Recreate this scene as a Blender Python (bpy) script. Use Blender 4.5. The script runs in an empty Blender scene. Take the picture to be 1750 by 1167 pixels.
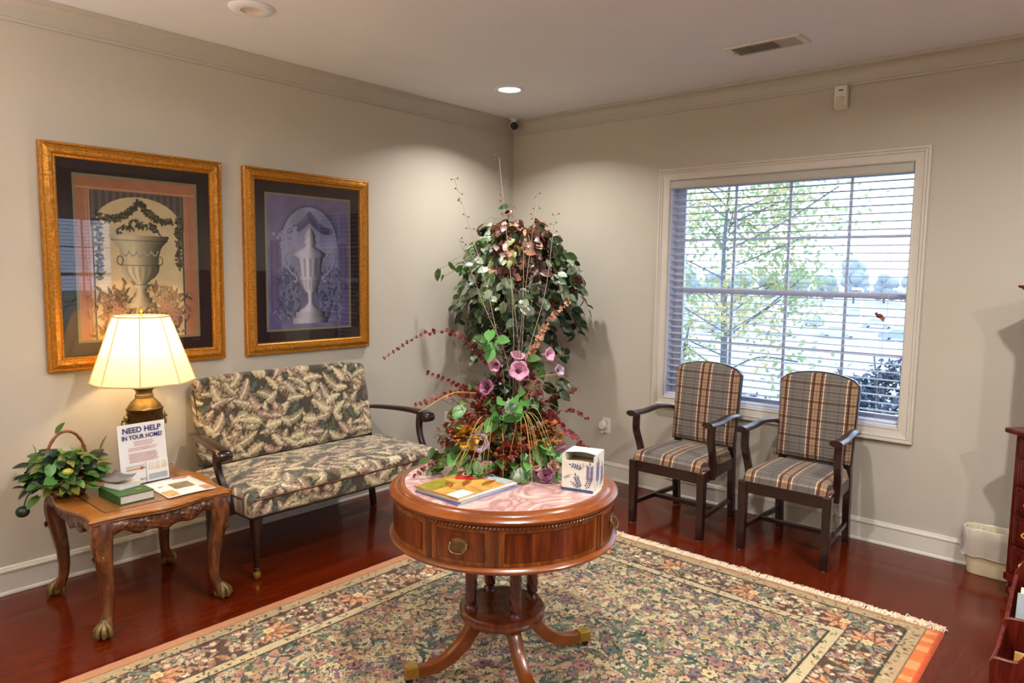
import bpy, bmesh, math, random
import numpy as np
from math import sin, cos, pi, radians
from mathutils import Vector, Matrix

random.seed(7)
rng = np.random.RandomState(11)
scn = bpy.context.scene
COL = scn.collection
H = 2.74

# ------------------------------------------------------------------ camera, world, exposure
cd = bpy.data.cameras.new('camera')
cam = bpy.data.objects.new('camera', cd)
COL.objects.link(cam)
yaw, pit, rol = 0.7181974, -0.09755489, 0.01418893
fw = Vector((cos(pit) * cos(yaw), cos(pit) * sin(yaw), sin(pit)))
rt = fw.cross(Vector((0, 0, 1))).normalized()
up = rt.cross(fw)
r2 = rt * cos(rol) + up * sin(rol)
u2 = -rt * sin(rol) + up * cos(rol)
Mx = Matrix((r2, u2, -fw)).transposed().to_4x4()
Mx.translation = Vector((-4.4442, -3.9004, 1.5427))
cam.matrix_world = Mx
cd.sensor_width = 36
cd.lens = 36 * 1221.74 / 1750
cd.clip_start = 0.05
cd.clip_end = 500
scn.camera = cam

world = bpy.data.worlds.new('world')
scn.world = world
world.use_nodes = True
wn = world.node_tree
bg = wn.nodes['Background']
tcw = wn.nodes.new('ShaderNodeTexCoord')
nzw = wn.nodes.new('ShaderNodeTexNoise')
nzw.inputs['Scale'].default_value = 2.2
rpw = wn.nodes.new('ShaderNodeValToRGB')
rpw.color_ramp.elements[0].color = (0.52, 0.68, 1.0, 1)
rpw.color_ramp.elements[0].position = 0.35
rpw.color_ramp.elements[1].color = (0.66, 0.80, 1.0, 1)
rpw.color_ramp.elements[1].position = 0.7
wn.links.new(tcw.outputs['Generated'], nzw.inputs['Vector'])
wn.links.new(nzw.outputs['Fac'], rpw.inputs['Fac'])
wn.links.new(rpw.outputs['Color'], bg.inputs['Color'])
SKY = 4.6
bg.inputs['Strength'].default_value = SKY
scn.view_settings.view_transform = 'Standard'
scn.view_settings.look = 'None'
scn.view_settings.gamma = 1
scn.view_settings.use_curve_mapping = False
scn.view_settings.exposure = 0.0
CAN_W = 45.0          # watts of every lit ceiling can
CORNER_W = 21.0        # the small one in the corner
CAN_COL = (1.0, 0.962, 0.915)
CANS = [(-0.82, -0.68, True), (-2.66, -0.71, False), (-4.6, -1.6, True),
        (-1.75, -3.98, True), (-2.75, -5.3, True), (-4.6, -4.6, True), (-2.75, -2.75, True), (-0.95, -2.9, False)]
LAMP_W = 11.0
FILL_UPLIGHT_W = 84.0         # unseen uplighter added left of the frame to brighten the ceiling
LAMP2_W = 9.0         # table lamp on the far side of the room (its reflection shows in the left print)

# ------------------------------------------------------------------ materials
def srgb(r, g, b):
    f = lambda c: (c / 255 / 12.92) if c / 255 <= 0.04045 else ((c / 255 + 0.055) / 1.055) ** 2.4
    return (f(r), f(g), f(b), 1)

def newmat(name):
    m = bpy.data.materials.new(name)
    m.use_nodes = True
    nt = m.node_tree
    return m, nt, nt.nodes['Principled BSDF']

def ramp(nt, stops, interp='LINEAR'):
    r = nt.nodes.new('ShaderNodeValToRGB')
    r.color_ramp.interpolation = interp
    e = r.color_ramp.elements
    e[0].position, e[0].color = stops[0]
    e[1].position, e[1].color = stops[-1]
    for p, c in stops[1:-1]:
        x = e.new(p)
        x.color = c
    return r

def coords(nt, scale=(1, 1, 1), kind='Object', rot=(0, 0, 0)):
    t = nt.nodes.new('ShaderNodeTexCoord')
    mp = nt.nodes.new('ShaderNodeMapping')
    mp.inputs['Scale'].default_value = scale
    mp.inputs['Rotation'].default_value = rot
    nt.links.new(t.outputs[kind], mp.inputs['Vector'])
    return mp.outputs['Vector']

def noise(nt, vec, scale, detail=3, rough=0.55, dist=0.0):
    n = nt.nodes.new('ShaderNodeTexNoise')
    n.inputs['Scale'].default_value = scale
    n.inputs['Detail'].default_value = detail
    n.inputs['Roughness'].default_value = rough
    n.inputs['Distortion'].default_value = dist
    nt.links.new(vec, n.inputs['Vector'])
    return n.outputs['Fac']

def bump(nt, b, height, strength=0.2, dist=0.002):
    bp = nt.nodes.new('ShaderNodeBump')
    bp.inputs['Strength'].default_value = strength
    bp.inputs['Distance'].default_value = dist
    nt.links.new(height, bp.inputs['Height'])
    nt.links.new(bp.outputs['Normal'], b.inputs['Normal'])

def plain(name, c, rough=0.5, metal=0.0, var=0.12, nscale=30, bmp=0.0, coat=0.0, spec=0.5, trans=0.0):
    m, nt, b = newmat(name)
    v = coords(nt)
    f = noise(nt, v, nscale, 3)
    lo = tuple(x * (1 - var) for x in c[:3]) + (1,)
    hi = tuple(min(1, x * (1 + var)) for x in c[:3]) + (1,)
    r = ramp(nt, [(0.3, lo), (0.7, hi)])
    nt.links.new(f, r.inputs['Fac'])
    nt.links.new(r.outputs['Color'], b.inputs['Base Color'])
    b.inputs['Roughness'].default_value = rough
    b.inputs['Metallic'].default_value = metal
    b.inputs['Coat Weight'].default_value = coat
    b.inputs['Specular IOR Level'].default_value = spec
    if bmp:
        bump(nt, b, f, bmp)
    if trans:
        b.inputs['Subsurface Weight'].default_value = 0
    return m

def wood(name, dark, mid, light, rough=0.35, coat=0.3, scale=(1, 1, 12), big=6, stripe=0.5, rot=(0, 0, 0), bmp=0.05, spec=0.5):
    m, nt, b = newmat(name)
    v = coords(nt, scale, rot=rot)
    f1 = noise(nt, v, big, 5, 0.6, 0.6)
    v2 = coords(nt, tuple(s * 1.0 for s in scale), rot=rot)
    f2 = noise(nt, v2, big * 9, 3, 0.6)
    mx = nt.nodes.new('ShaderNodeMath')
    mx.operation = 'MULTIPLY_ADD'
    nt.links.new(f2, mx.inputs[0])
    mx.inputs[1].default_value = stripe * 0.5
    nt.links.new(f1, mx.inputs[2])
    r = ramp(nt, [(0.42, dark), (0.62, mid), (0.85, light)])
    nt.links.new(mx.outputs[0], r.inputs['Fac'])
    nt.links.new(r.outputs['Color'], b.inputs['Base Color'])
    b.inputs['Roughness'].default_value = rough
    b.inputs['Coat Weight'].default_value = coat
    b.inputs['Coat Roughness'].default_value = 0.12
    b.inputs['Specular IOR Level'].default_value = spec
    if bmp: bump(nt, b, f2, bmp)
    return m

def vcolmat(name, rough=0.8, bmp=0.0, bscale=300, sheen=0.0, spec=0.3, coat=0.0, var=0.15, vs=180):
    m, nt, b = newmat(name)
    a = nt.nodes.new('ShaderNodeAttribute')
    a.attribute_name = 'Col'
    v = coords(nt)
    f = noise(nt, v, vs, 4, 0.7)
    r = ramp(nt, [(0.25, (1 - var,) * 3 + (1,)), (0.75, (1 + var,) * 3 + (1,))])
    nt.links.new(f, r.inputs['Fac'])
    mx = nt.nodes.new('ShaderNodeMix')
    mx.data_type = 'RGBA'
    mx.blend_type = 'MULTIPLY'
    mx.inputs[0].default_value = 1
    nt.links.new(a.outputs['Color'], mx.inputs[6])
    nt.links.new(r.outputs['Color'], mx.inputs[7])
    nt.links.new(mx.outputs[2], b.inputs['Base Color'])
    b.inputs['Roughness'].default_value = rough
    b.inputs['Sheen Weight'].default_value = sheen
    b.inputs['Specular IOR Level'].default_value = spec
    b.inputs['Coat Weight'].default_value = coat
    if bmp:
        f2 = noise(nt, v, bscale, 2, 0.6)
        bump(nt, b, f2, bmp, 0.003)
    return m

M = {}
M['wall'] = plain('wall_paint', srgb(189, 182, 168), 0.75, var=0.02, nscale=3, bmp=0.0)
M['ceil'] = plain('ceiling_paint', srgb(228, 229, 234), 0.85, var=0.015, nscale=4)
M['crown'] = plain('crown_paint', srgb(184, 178, 167), 0.45, var=0.02, nscale=5)
M['base'] = plain('baseboard_paint', srgb(212, 207, 196), 0.38, var=0.02, nscale=5)
M['casing'] = plain('casing_paint', srgb(208, 200, 188), 0.4, var=0.02, nscale=5)
M['vinyl'] = plain('window_vinyl', srgb(216, 222, 240), 0.4, var=0.03)
M['white'] = plain('white_plastic', srgb(225, 220, 208), 0.4, var=0.02)
M['floor'] = wood('mahogany_floor', srgb(84, 21, 3), srgb(94, 27, 4), srgb(104, 35, 6), 0.15, 0.08, (1.2, 9, 1), 3, 0.15, bmp=0.0, spec=0.30)
M['dark'] = wood('dark_mahogany', srgb(22, 9, 8), srgb(36, 14, 11), srgb(54, 22, 15), 0.3, 0.35, (8, 8, 1), 6)
M['cherry'] = wood('cherry_wood', srgb(58, 14, 9), srgb(88, 24, 15), srgb(112, 38, 22), 0.25, 0.4, (8, 8, 1), 6)
M['honey'] = wood('honey_wood', srgb(104, 48, 12), srgb(122, 60, 16), srgb(140, 76, 24), 0.28, 0.4, (1.5, 1.5, 3), 5)
M['yew'] = wood('yew_veneer', srgb(88, 38, 8), srgb(132, 68, 18), srgb(164, 98, 32), 0.28, 0.4, (9, 9, 1.0), 5)
M['flame'] = wood('flame_mahogany', srgb(66, 22, 6), srgb(104, 42, 10), srgb(144, 72, 20), 0.28, 0.4, (11, 11, 0.8), 4)
M['inlay'] = plain('dark_inlay', srgb(52, 22, 12), 0.4)
M['carved'] = wood('carved_walnut', srgb(60, 28, 13), srgb(96, 50, 23), srgb(146, 90, 44), 0.34, 0.3, (3, 3, 1.2), 8)
M['tabletop'] = wood('walnut_top', srgb(122, 70, 26), srgb(158, 98, 42), srgb(182, 122, 58), 0.28, 0.4, (2, 9, 1), 6)
M['topinset'] = wood('walnut_inset', srgb(104, 64, 28), srgb(132, 86, 42), srgb(154, 106, 58), 0.28, 0.4, (9, 2, 1), 6)
M['clawgold'] = plain('worn_gilding', srgb(120, 96, 52), 0.4, 0.25, 0.4, 45)
M['brass'] = plain('brass', srgb(196, 158, 78), 0.28, 0.9, 0.15, 40)
M['antique'] = plain('antique_brass', srgb(140, 118, 76), 0.35, 0.85, 0.25, 60)
M['gilt'] = plain('gilt_frame', srgb(176, 116, 32), 0.36, 0.5, 0.4, 90, bmp=0.6)
M['giltlip'] = plain('gilt_lip', srgb(214, 156, 56), 0.3, 0.65, 0.12, 60)
M['mat'] = plain('mat_board', srgb(46, 26, 24), 0.8, var=0.05)
M['fillet'] = plain('mat_fillet', srgb(150, 142, 104), 0.7, var=0.05)
M['art'] = vcolmat('art_print', 0.7, var=0.06, vs=60)
M['fabric'] = vcolmat('tapestry_fabric', 0.9, bmp=0.35, bscale=700, sheen=0.3, spec=0.15, var=0.12)
M['rug'] = vcolmat('woven_rug', 0.95, bmp=0.5, bscale=420, sheen=0.2, spec=0.1, var=0.28, vs=170)
M['fringe'] = plain('rug_fringe', srgb(236, 218, 190), 0.9, var=0.10)
M['bronze'] = plain('bronze_body', srgb(84, 58, 26), 0.32, 0.75, 0.3, 25)
M['rubber'] = plain('black_rubber', srgb(22, 20, 20), 0.6)
M['bin'] = plain('cream_plastic', srgb(236, 224, 184), 0.45, var=0.03)
M['paper'] = plain('paper', srgb(226, 224, 222), 0.6, var=0.02)
M['pages'] = plain('page_edges', srgb(206, 200, 190), 0.8, var=0.1, nscale=200)
M['navy'] = plain('navy_ink', srgb(44, 34, 104), 0.6)
M['redink'] = plain('red_ink', srgb(176, 72, 60), 0.6)
M['greyink'] = plain('grey_ink', srgb(130, 122, 128), 0.6)
M['orangeink'] = plain('orange_ink', srgb(202, 132, 50), 0.6)
M['greenbook'] = plain('green_cloth', srgb(32, 80, 34), 0.55, var=0.1)
M['greycard'] = plain('grey_card', srgb(98, 98, 108), 0.4, var=0.15, nscale=60)
M['red'] = plain('red_card', srgb(176, 16, 26), 0.4)
M['ochre'] = plain('ochre_print', srgb(188, 140, 66), 0.4, var=0.4, nscale=22)
M['olive'] = plain('olive_print', srgb(130, 122, 30), 0.45, var=0.3, nscale=30)
M['bluegrey'] = plain('cover_edge', srgb(158, 168, 172), 0.45, var=0.1)
M['blue'] = plain('blue_print', srgb(52, 74, 118), 0.5, var=0.25, nscale=50)
M['tissuebox'] = plain('tissue_card', srgb(224, 222, 206), 0.5, var=0.03)
M['lavprint'] = plain('lavender_print', srgb(120, 108, 150), 0.5, var=0.25, nscale=60)
M['wicker'] = plain('wicker', srgb(132, 72, 34), 0.55, var=0.35, nscale=80, bmp=0.5)
M['bark'] = plain('bark', srgb(110, 84, 56), 0.8, var=0.3, nscale=40, bmp=0.5)
M['soil'] = plain('moss', srgb(60, 52, 30), 0.9, var=0.4, nscale=60, bmp=0.8)
M['pot'] = plain('terracotta_pot', srgb(96, 70, 48), 0.5, var=0.1)
M['bowl'] = plain('amber_bowl', srgb(110, 84, 30), 0.25, var=0.2)
M['twig'] = plain('twig', srgb(112, 84, 56), 0.7, var=0.2)
M['paletwig'] = plain('pale_stem', srgb(150, 138, 112), 0.7, var=0.15)
M['bead'] = plain('seed_bead', srgb(84, 60, 54), 0.6)
M['straw'] = plain('straw_grass', srgb(186, 166, 84), 0.6, var=0.2)

def leafmat(name, c, c2, rough=0.42, tr=0.25, vein=True):
    m, nt, b = newmat(name)
    v = coords(nt)
    f = noise(nt, v, 55, 3, 0.6, 0.4)
    r = ramp(nt, [(0.36, c), (0.66, c2)])
    nt.links.new(f, r.inputs['Fac'])
    nt.links.new(r.outputs['Color'], b.inputs['Base Color'])
    b.inputs['Roughness'].default_value = rough
    out = nt.nodes['Material Output']
    t = nt.nodes.new('ShaderNodeBsdfTranslucent')
    nt.links.new(r.outputs['Color'], t.inputs['Color'])
    mx = nt.nodes.new('ShaderNodeMixShader')
    mx.inputs[0].default_value = tr
    nt.links.new(b.outputs[0], mx.inputs[1])
    nt.links.new(t.outputs[0], mx.inputs[2])
    nt.links.new(mx.outputs[0], out.inputs['Surface'])
    return m

M['leaf_dark'] = leafmat('leaf_dark_green', srgb(20, 36, 20), srgb(42, 66, 38), 0.35)
M['leaf_var'] = leafmat('leaf_variegated', srgb(84, 118, 84), srgb(196, 210, 182), 0.45)
M['leaf_brown'] = leafmat('leaf_bronze', srgb(62, 30, 24), srgb(104, 58, 42), 0.4)
M['leaf_pink'] = leafmat('leaf_rust_pink', srgb(150, 92, 70), srgb(196, 148, 116), 0.5)
M['leaf_bright'] = leafmat('leaf_bright_green', srgb(50, 110, 40), srgb(118, 170, 92), 0.4)
M['leaf_mid'] = leafmat('leaf_mid_green', srgb(46, 82, 34), srgb(92, 124, 56), 0.4)
M['leaf_olive'] = leafmat('leaf_olive', srgb(70, 82, 30), srgb(150, 156, 66), 0.45)
M['leaf_maroon'] = leafmat('leaf_maroon', srgb(92, 22, 28), srgb(134, 44, 46), 0.5)
M['leaf_rust'] = leafmat('leaf_rust_red', srgb(118, 44, 28), srgb(158, 74, 46), 0.5)
M['petal_gold'] = leafmat('petal_gold', srgb(190, 136, 26), srgb(222, 178, 60), 0.5)
M['petal_orange'] = leafmat('petal_brown_orange', srgb(126, 66, 22), srgb(180, 112, 44), 0.5)
M['petal_pink'] = leafmat('petal_pink', srgb(190, 122, 156), srgb(222, 168, 190), 0.5)
M['petal_lav'] = leafmat('petal_lavender', srgb(158, 132, 160), srgb(198, 176, 194), 0.5)
M['petal_rose'] = leafmat('petal_dusty_rose', srgb(150, 88, 130), srgb(190, 130, 160), 0.5)
M['petal_pale'] = leafmat('petal_pale_pink', srgb(196, 152, 142), srgb(222, 184, 170), 0.5)
M['throat'] = plain('dark_throat', srgb(64, 20, 50), 0.6)
M['shade_rib'] = plain('shade_rib', srgb(214, 186, 128), 0.7)

def glassmat(name, gloss=0.08, tint=(1, 1, 1, 1), rough=0.0):
    m = bpy.data.materials.new(name)
    m.use_nodes = True
    nt = m.node_tree
    nt.nodes.clear()
    o = nt.nodes.new('ShaderNodeOutputMaterial')
    t = nt.nodes.new('ShaderNodeBsdfTransparent')
    t.inputs['Color'].default_value = tint
    g = nt.nodes.new('ShaderNodeBsdfGlossy')
    g.inputs['Roughness'].default_value = rough
    fr = nt.nodes.new('ShaderNodeFresnel')
    fr.inputs['IOR'].default_value = 1.45
    ad = nt.nodes.new('ShaderNodeMath')
    ad.operation = 'ADD'
    ad.use_clamp = True
    ad.inputs[1].default_value = gloss
    nt.links.new(fr.outputs[0], ad.inputs[0])
    mx = nt.nodes.new('ShaderNodeMixShader')
    nt.links.new(ad.outputs[0], mx.inputs[0])
    nt.links.new(t.outputs[0], mx.inputs[1])
    nt.links.new(g.outputs[0], mx.inputs[2])
    nt.links.new(mx.outputs[0], o.inputs['Surface'])
    return m
M['glass'] = glassmat('clear_glass', 0.0)
M['pane'] = glassmat('window_glass', 0.0)
M['acrylic'] = glassmat('acrylic', 0.03, (0.96, 0.98, 0.97, 1), 0.05)
def linermat():
    m = glassmat('bin_liner_film', 0.06, (1, 1, 1, 1), 0.3)
    nt = m.node_tree
    o = [n for n in nt.nodes if n.type == 'OUTPUT_MATERIAL'][0]
    src = o.inputs['Surface'].links[0].from_socket
    d = nt.nodes.new('ShaderNodeBsdfDiffuse'); d.inputs['Color'].default_value = srgb(232, 222, 214)
    mx = nt.nodes.new('ShaderNodeMixShader'); mx.inputs[0].default_value = 0.42
    nt.links.new(src, mx.inputs[1]); nt.links.new(d.outputs[0], mx.inputs[2]); nt.links.new(mx.outputs[0], o.inputs['Surface'])
    return m
M['liner'] = linermat()

def slatmat():
    m, nt, b = newmat('blind_slat')
    b.inputs['Base Color'].default_value = srgb(214, 216, 228)
    b.inputs['Roughness'].default_value = 0.45
    out = nt.nodes['Material Output']
    t = nt.nodes.new('ShaderNodeBsdfTranslucent')
    t.inputs['Color'].default_value = srgb(200, 205, 220)
    mx = nt.nodes.new('ShaderNodeMixShader')
    mx.inputs[0].default_value = 0.38
    nt.links.new(b.outputs[0], mx.inputs[1])
    nt.links.new(t.outputs[0], mx.inputs[2])
    nt.links.new(mx.outputs[0], out.inputs['Surface'])
    return m
M['slat'] = slatmat()

def emit(name, c, s):
    m = bpy.data.materials.new(name)
    m.use_nodes = True
    nt = m.node_tree
    b = nt.nodes['Principled BSDF']
    b.inputs['Base Color'].default_value = (0.8, 0.8, 0.8, 1)
    b.inputs['Emission Color'].default_value = c
    b.inputs['Emission Strength'].default_value = s
    return m
M['lens_on'] = emit('lit_lens', (1, 0.94, 0.88, 1), 6.0)
M['lens_off'] = plain('frosted_lens', srgb(214, 200, 184), 0.4)

def shademat():
    m, nt, b = newmat('lamp_shade_silk')
    b.inputs['Base Color'].default_value = srgb(238, 222, 184)
    b.inputs['Roughness'].default_value = 0.8
    b.inputs['Emission Color'].default_value = (1.0, 0.80, 0.47, 1)
    b.inputs['Emission Strength'].default_value = 0.25
    t = nt.nodes.new('ShaderNodeBsdfTranslucent')
    t.inputs['Color'].default_value = srgb(244, 226, 180)
    mx = nt.nodes.new('ShaderNodeMixShader')
    mx.inputs[0].default_value = 0.45
    nt.links.new(b.outputs[0], mx.inputs[1])
    nt.links.new(t.outputs[0], mx.inputs[2])
    nt.links.new(mx.outputs[0], nt.nodes['Material Output'].inputs['Surface'])
    return m
M['shade'] = shademat()

def marblemat():
    m, nt, b = newmat('pink_marble')
    v = coords(nt, (1, 1, 1))
    n1 = nt.nodes.new('ShaderNodeTexNoise')
    n1.inputs['Scale'].default_value = 3.2
    n1.inputs['Detail'].default_value = 4
    n1.inputs['Distortion'].default_value = 3.2
    nt.links.new(v, n1.inputs['Vector'])
    r = ramp(nt, [(0.28, srgb(184, 146, 140)), (0.40, srgb(204, 174, 166)), (0.47, srgb(172, 124, 122)), (0.53, srgb(198, 162, 156)), (0.60, srgb(214, 194, 184)), (0.68, srgb(178, 136, 132)), (0.8, srgb(206, 180, 172))])
    nt.links.new(n1.outputs['Fac'], r.inputs['Fac'])
    nt.links.new(r.outputs['Color'], b.inputs['Base Color'])
    b.inputs['Roughness'].default_value = 0.12
    b.inputs['Coat Weight'].default_value = 0.3
    return m
M['marble'] = marblemat()

def plaidmat(name, uax, vax):
    """woven plaid: wide grey bands, cream pinstripes, ochre/oxblood bands; crossed by thin pale and brown picks"""
    m, nt, b = newmat(name)
    t = nt.nodes.new('ShaderNodeTexCoord')
    s = nt.nodes.new('ShaderNodeSeparateXYZ')
    nt.links.new(t.outputs['Object'], s.inputs[0])
    def fr(ax, per, off):
        a = nt.nodes.new('ShaderNodeMath'); a.operation = 'MULTIPLY_ADD'
        nt.links.new(s.outputs[ax], a.inputs[0]); a.inputs[1].default_value = 1 / per; a.inputs[2].default_value = off
        f = nt.nodes.new('ShaderNodeMath'); f.operation = 'FRACT'
        nt.links.new(a.outputs[0], f.inputs[0])
        return f.outputs[0]
    och, oxb, crm, gry, gr2 = srgb(138, 114, 90), srgb(62, 26, 22), srgb(206, 182, 156), srgb(108, 102, 98), srgb(94, 92, 92)
    u = ramp(nt, [(0.0, och), (0.03, srgb(162, 138, 112)), (0.05, och), (0.085, oxb), (0.125, srgb(132, 96, 70)), (0.145, oxb), (0.165, crm), (0.2, gry), (0.3, gr2), (0.34, gry), (0.62, gr2), (0.66, gry),
                  (0.8, crm), (0.835, oxb), (0.855, srgb(132, 96, 70)), (0.875, oxb), (0.915, och), (0.95, srgb(162, 138, 112)), (0.97, och)], 'CONSTANT')
    nt.links.new(fr(uax, 0.2, 0.0), u.inputs['Fac'])
    w = (1, 1, 1, 1)
    vv = ramp(nt, [(0.0, (0.55, 0.44, 0.36, 1)), (0.10, (1.7, 1.55, 1.35, 1)), (0.15, (0.9, 0.9, 0.9, 1)), (0.30, (1.55, 1.4, 1.2, 1)), (0.34, (0.95, 0.93, 0.9, 1)), (0.52, (1.6, 1.45, 1.25, 1)), (0.56, (0.75, 0.64, 0.56, 1)), (0.68, (1.65, 1.5, 1.3, 1)), (0.72, (1.02, 1.0, 0.98, 1)), (0.88, (1.5, 1.35, 1.15, 1)), (0.93, (0.7, 0.6, 0.5, 1))], 'CONSTANT')
    nt.links.new(fr(vax, 0.105, 0.3), vv.inputs['Fac'])
    mx = nt.nodes.new('ShaderNodeMix'); mx.data_type = 'RGBA'; mx.blend_type = 'MULTIPLY'; mx.inputs[0].default_value = 1
    nt.links.new(u.outputs['Color'], mx.inputs[6]); nt.links.new(vv.outputs['Color'], mx.inputs[7])
    f = noise(nt, coords(nt), 260, 2, 0.6)
    r = ramp(nt, [(0.3, (0.78, 0.78, 0.78, 1)), (0.7, (1.15, 1.15, 1.15, 1))])
    nt.links.new(f, r.inputs['Fac'])
    m2 = nt.nodes.new('ShaderNodeMix'); m2.data_type = 'RGBA'; m2.blend_type = 'MULTIPLY'; m2.inputs[0].default_value = 1
    nt.links.new(mx.outputs[2], m2.inputs[6]); nt.links.new(r.outputs['Color'], m2.inputs[7])
    nt.links.new(m2.outputs[2], b.inputs['Base Color'])
    b.inputs['Roughness'].default_value = 0.9
    b.inputs['Sheen Weight'].default_value = 0.2
    bump(nt, b, f, 0.25)
    return m
M['plaid_back'] = plaidmat('plaid_back', 'Y', 'Z')
M['plaid_seat'] = plaidmat('plaid_seat', 'Y', 'X')

# ------------------------------------------------------------------ mesh builder
class MB:
    def __init__(s):
        s.v, s.f = [], []
    def add(s, vs, fs):
        o = len(s.v)
        s.v.extend([tuple(p) for p in vs])
        s.f.extend([tuple(i + o for i in f) for f in fs])
        return s
    def box(s, x0, x1, y0, y1, z0, z1, M4=None):
        vs = [(x, y, z) for z in (z0, z1) for y in (y0, y1) for x in (x0, x1)]
        if M4 is not None:
            vs = [M4 @ Vector(p) for p in vs]
        return s.add(vs, [(0, 2, 3, 1), (4, 5, 7, 6), (0, 1, 5, 4), (2, 6, 7, 3), (0, 4, 6, 2), (1, 3, 7, 5)])
    def lathe(s, prof, n=32, c=(0, 0, 0), rfun=None, M4=None, a0=0.0, a1=2 * pi, cap=True):
        full = abs(a1 - a0 - 2 * pi) < 1e-6
        m = n if full else n + 1
        vs, fs = [], []
        for (r, z) in prof:
            for k in range(m):
                a = a0 + (a1 - a0) * k / n
                rr = r * (rfun(a, z) if rfun else 1)
                p = Vector((c[0] + rr * cos(a), c[1] + rr * sin(a), c[2] + z))
                vs.append(M4 @ p if M4 is not None else p)
        for i in range(len(prof) - 1):
            for k in range(n):
                k2 = (k + 1) % m if full else k + 1
                fs.append((i * m + k, i * m + k2, (i + 1) * m + k2, (i + 1) * m + k))
        if cap and full:
            if prof[0][0] > 1e-5: fs.append(tuple(range(m))[::-1])
            if prof[-1][0] > 1e-5: fs.append(tuple((len(prof) - 1) * m + k for k in range(m)))
        return s.add(vs, fs)
    def tube(s, pts, rad, n=8, flat=None, upv=None, cap=True):
        """swept round / elliptic section; rad scalar or list; flat=(a,b) list scales"""
        pts = [Vector(p) for p in pts]
        L = len(pts)
        rad = [rad] * L if not hasattr(rad, '__len__') else list(rad)
        vs, fs = [], []
        prev = None
        for i, p in enumerate(pts):
            t = (pts[min(i + 1, L - 1)] - pts[max(i - 1, 0)])
            if t.length < 1e-9: t = Vector((0, 0, 1))
            t.normalize()
            ref = Vector(upv) if upv is not None else (prev if prev is not None else (Vector((0, 0, 1)) if abs(t.z) < 0.9 else Vector((1, 0, 0))))
            b = t.cross(ref)
            if b.length < 1e-6: b = t.cross(Vector((1, 0, 0)))
            b.normalize()
            nn = b.cross(t).normalized()
            prev = nn
            fa, fb = flat if flat else (1, 1)
            for k in range(n):
                a = 2 * pi * (k + (0.5 if n == 4 else 0)) / n
                vs.append(p + (nn * sin(a) * fb + b * cos(a) * fa) * rad[i])
        for i in range(L - 1):
            for k in range(n):
                k2 = (k + 1) % n
                fs.append((i * n + k, i * n + k2, (i + 1) * n + k2, (i + 1) * n + k))
        if cap:
            fs.append(tuple(range(n))[::-1])
            fs.append(tuple((L - 1) * n + k for k in range(n)))
        return s.add(vs, fs)
    def ball(s, c, r, n=8, m=5, sc=(1, 1, 1)):
        prof = [(sin(pi * i / m) * 1.0, -cos(pi * i / m)) for i in range(m + 1)]
        vs, fs = [], []
        for i, (pr, pz) in enumerate(prof):
            for k in range(n):
                a = 2 * pi * k / n
                vs.append((c[0] + r * sc[0] * pr * cos(a), c[1] + r * sc[1] * pr * sin(a), c[2] + r * sc[2] * pz))
        for i in range(m):
            for k in range(n):
                k2 = (k + 1) % n
                fs.append((i * n + k, i * n + k2, (i + 1) * n + k2, (i + 1) * n + k))
        return s.add(vs, fs)
    def prism(s, outline, h0, h1, axis='z', M4=None):
        """outline: list of (a,b); extruded along axis"""
        n = len(outline)
        def P(a, b, h):
            p = {'z': (a, b, h), 'y': (a, h, b), 'x': (h, a, b)}[axis]
            return M4 @ Vector(p) if M4 is not None else p
        vs = [P(a, b, h0) for a, b in outline] + [P(a, b, h1) for a, b in outline]
        fs = [tuple(range(n)), tuple(range(2 * n - 1, n - 1, -1))]
        for i in range(n):
            j = (i + 1) % n
            fs.append((i, i + n, j + n, j))
        return s.add(vs, fs)
    def grid(s, nx, ny, fn):
        vs = [fn(i / nx, j / ny) for j in range(ny + 1) for i in range(nx + 1)]
        w = nx + 1
        fs = [(j * w + i, j * w + i + 1, (j + 1) * w + i + 1, (j + 1) * w + i) for j in range(ny) for i in range(nx)]
        return s.add(vs, fs)
    def mesh(s, name, mat, smooth=40, weld=True):
        me = bpy.data.meshes.new(name)
        me.from_pydata(s.v, [], s.f)
        bm = bmesh.new()
        bm.from_mesh(me)
        if weld:
            bmesh.ops.remove_doubles(bm, verts=bm.verts, dist=1e-5)
        bmesh.ops.dissolve_degenerate(bm, edges=bm.edges, dist=1e-6)
        bmesh.ops.recalc_face_normals(bm, faces=bm.faces)
        bm.to_mesh(me)
        bm.free()
        if mat is not None:
            me.materials.append(mat)
        if smooth:
            me.shade_smooth()
            me.set_sharp_from_angle(angle=radians(smooth))
        return me
    def build(s, name, mat, parent=None, smooth=40, bevel=0, weld=True, mw=None):
        o = bpy.data.objects.new(name, s.mesh(name, mat, smooth, weld))
        COL.objects.link(o)
        if parent is not None: o.parent = parent
        if mw is not None: o.matrix_local = mw
        if bevel:
            b = o.modifiers.new('Bevel', 'BEVEL')
            b.width = bevel
            b.segments = 2
            b.limit_method = 'ANGLE'
            b.angle_limit = radians(35)
        return o

def inst(name, me, parent, mat4=None):
    o = bpy.data.objects.new(name, me)
    COL.objects.link(o)
    if parent is not None: o.parent = parent
    if mat4 is not None: o.matrix_local = mat4
    return o

def tag(o, label=None, cat=None, group=None, kind=None):
    if label: o['label'] = label
    if cat: o['category'] = cat
    if group: o['group'] = group
    if kind: o['kind'] = kind
    return o

def thing(name, label, cat, loc=(0, 0, 0), rz=0, group=None):
    o = bpy.data.objects.new(name, None)
    COL.objects.link(o)
    o.location = loc
    o.rotation_euler = (0, 0, rz)
    o.empty_display_size = 0.1
    return tag(o, label, cat, group)

def struct(o, label, cat):
    return tag(o, label, cat, kind='structure')

def copy_tree(o, parent=None):
    c = o.copy()
    COL.objects.link(c)
    c.parent = parent
    for ch in list(o.children):
        copy_tree(ch, c)
    return c

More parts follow.
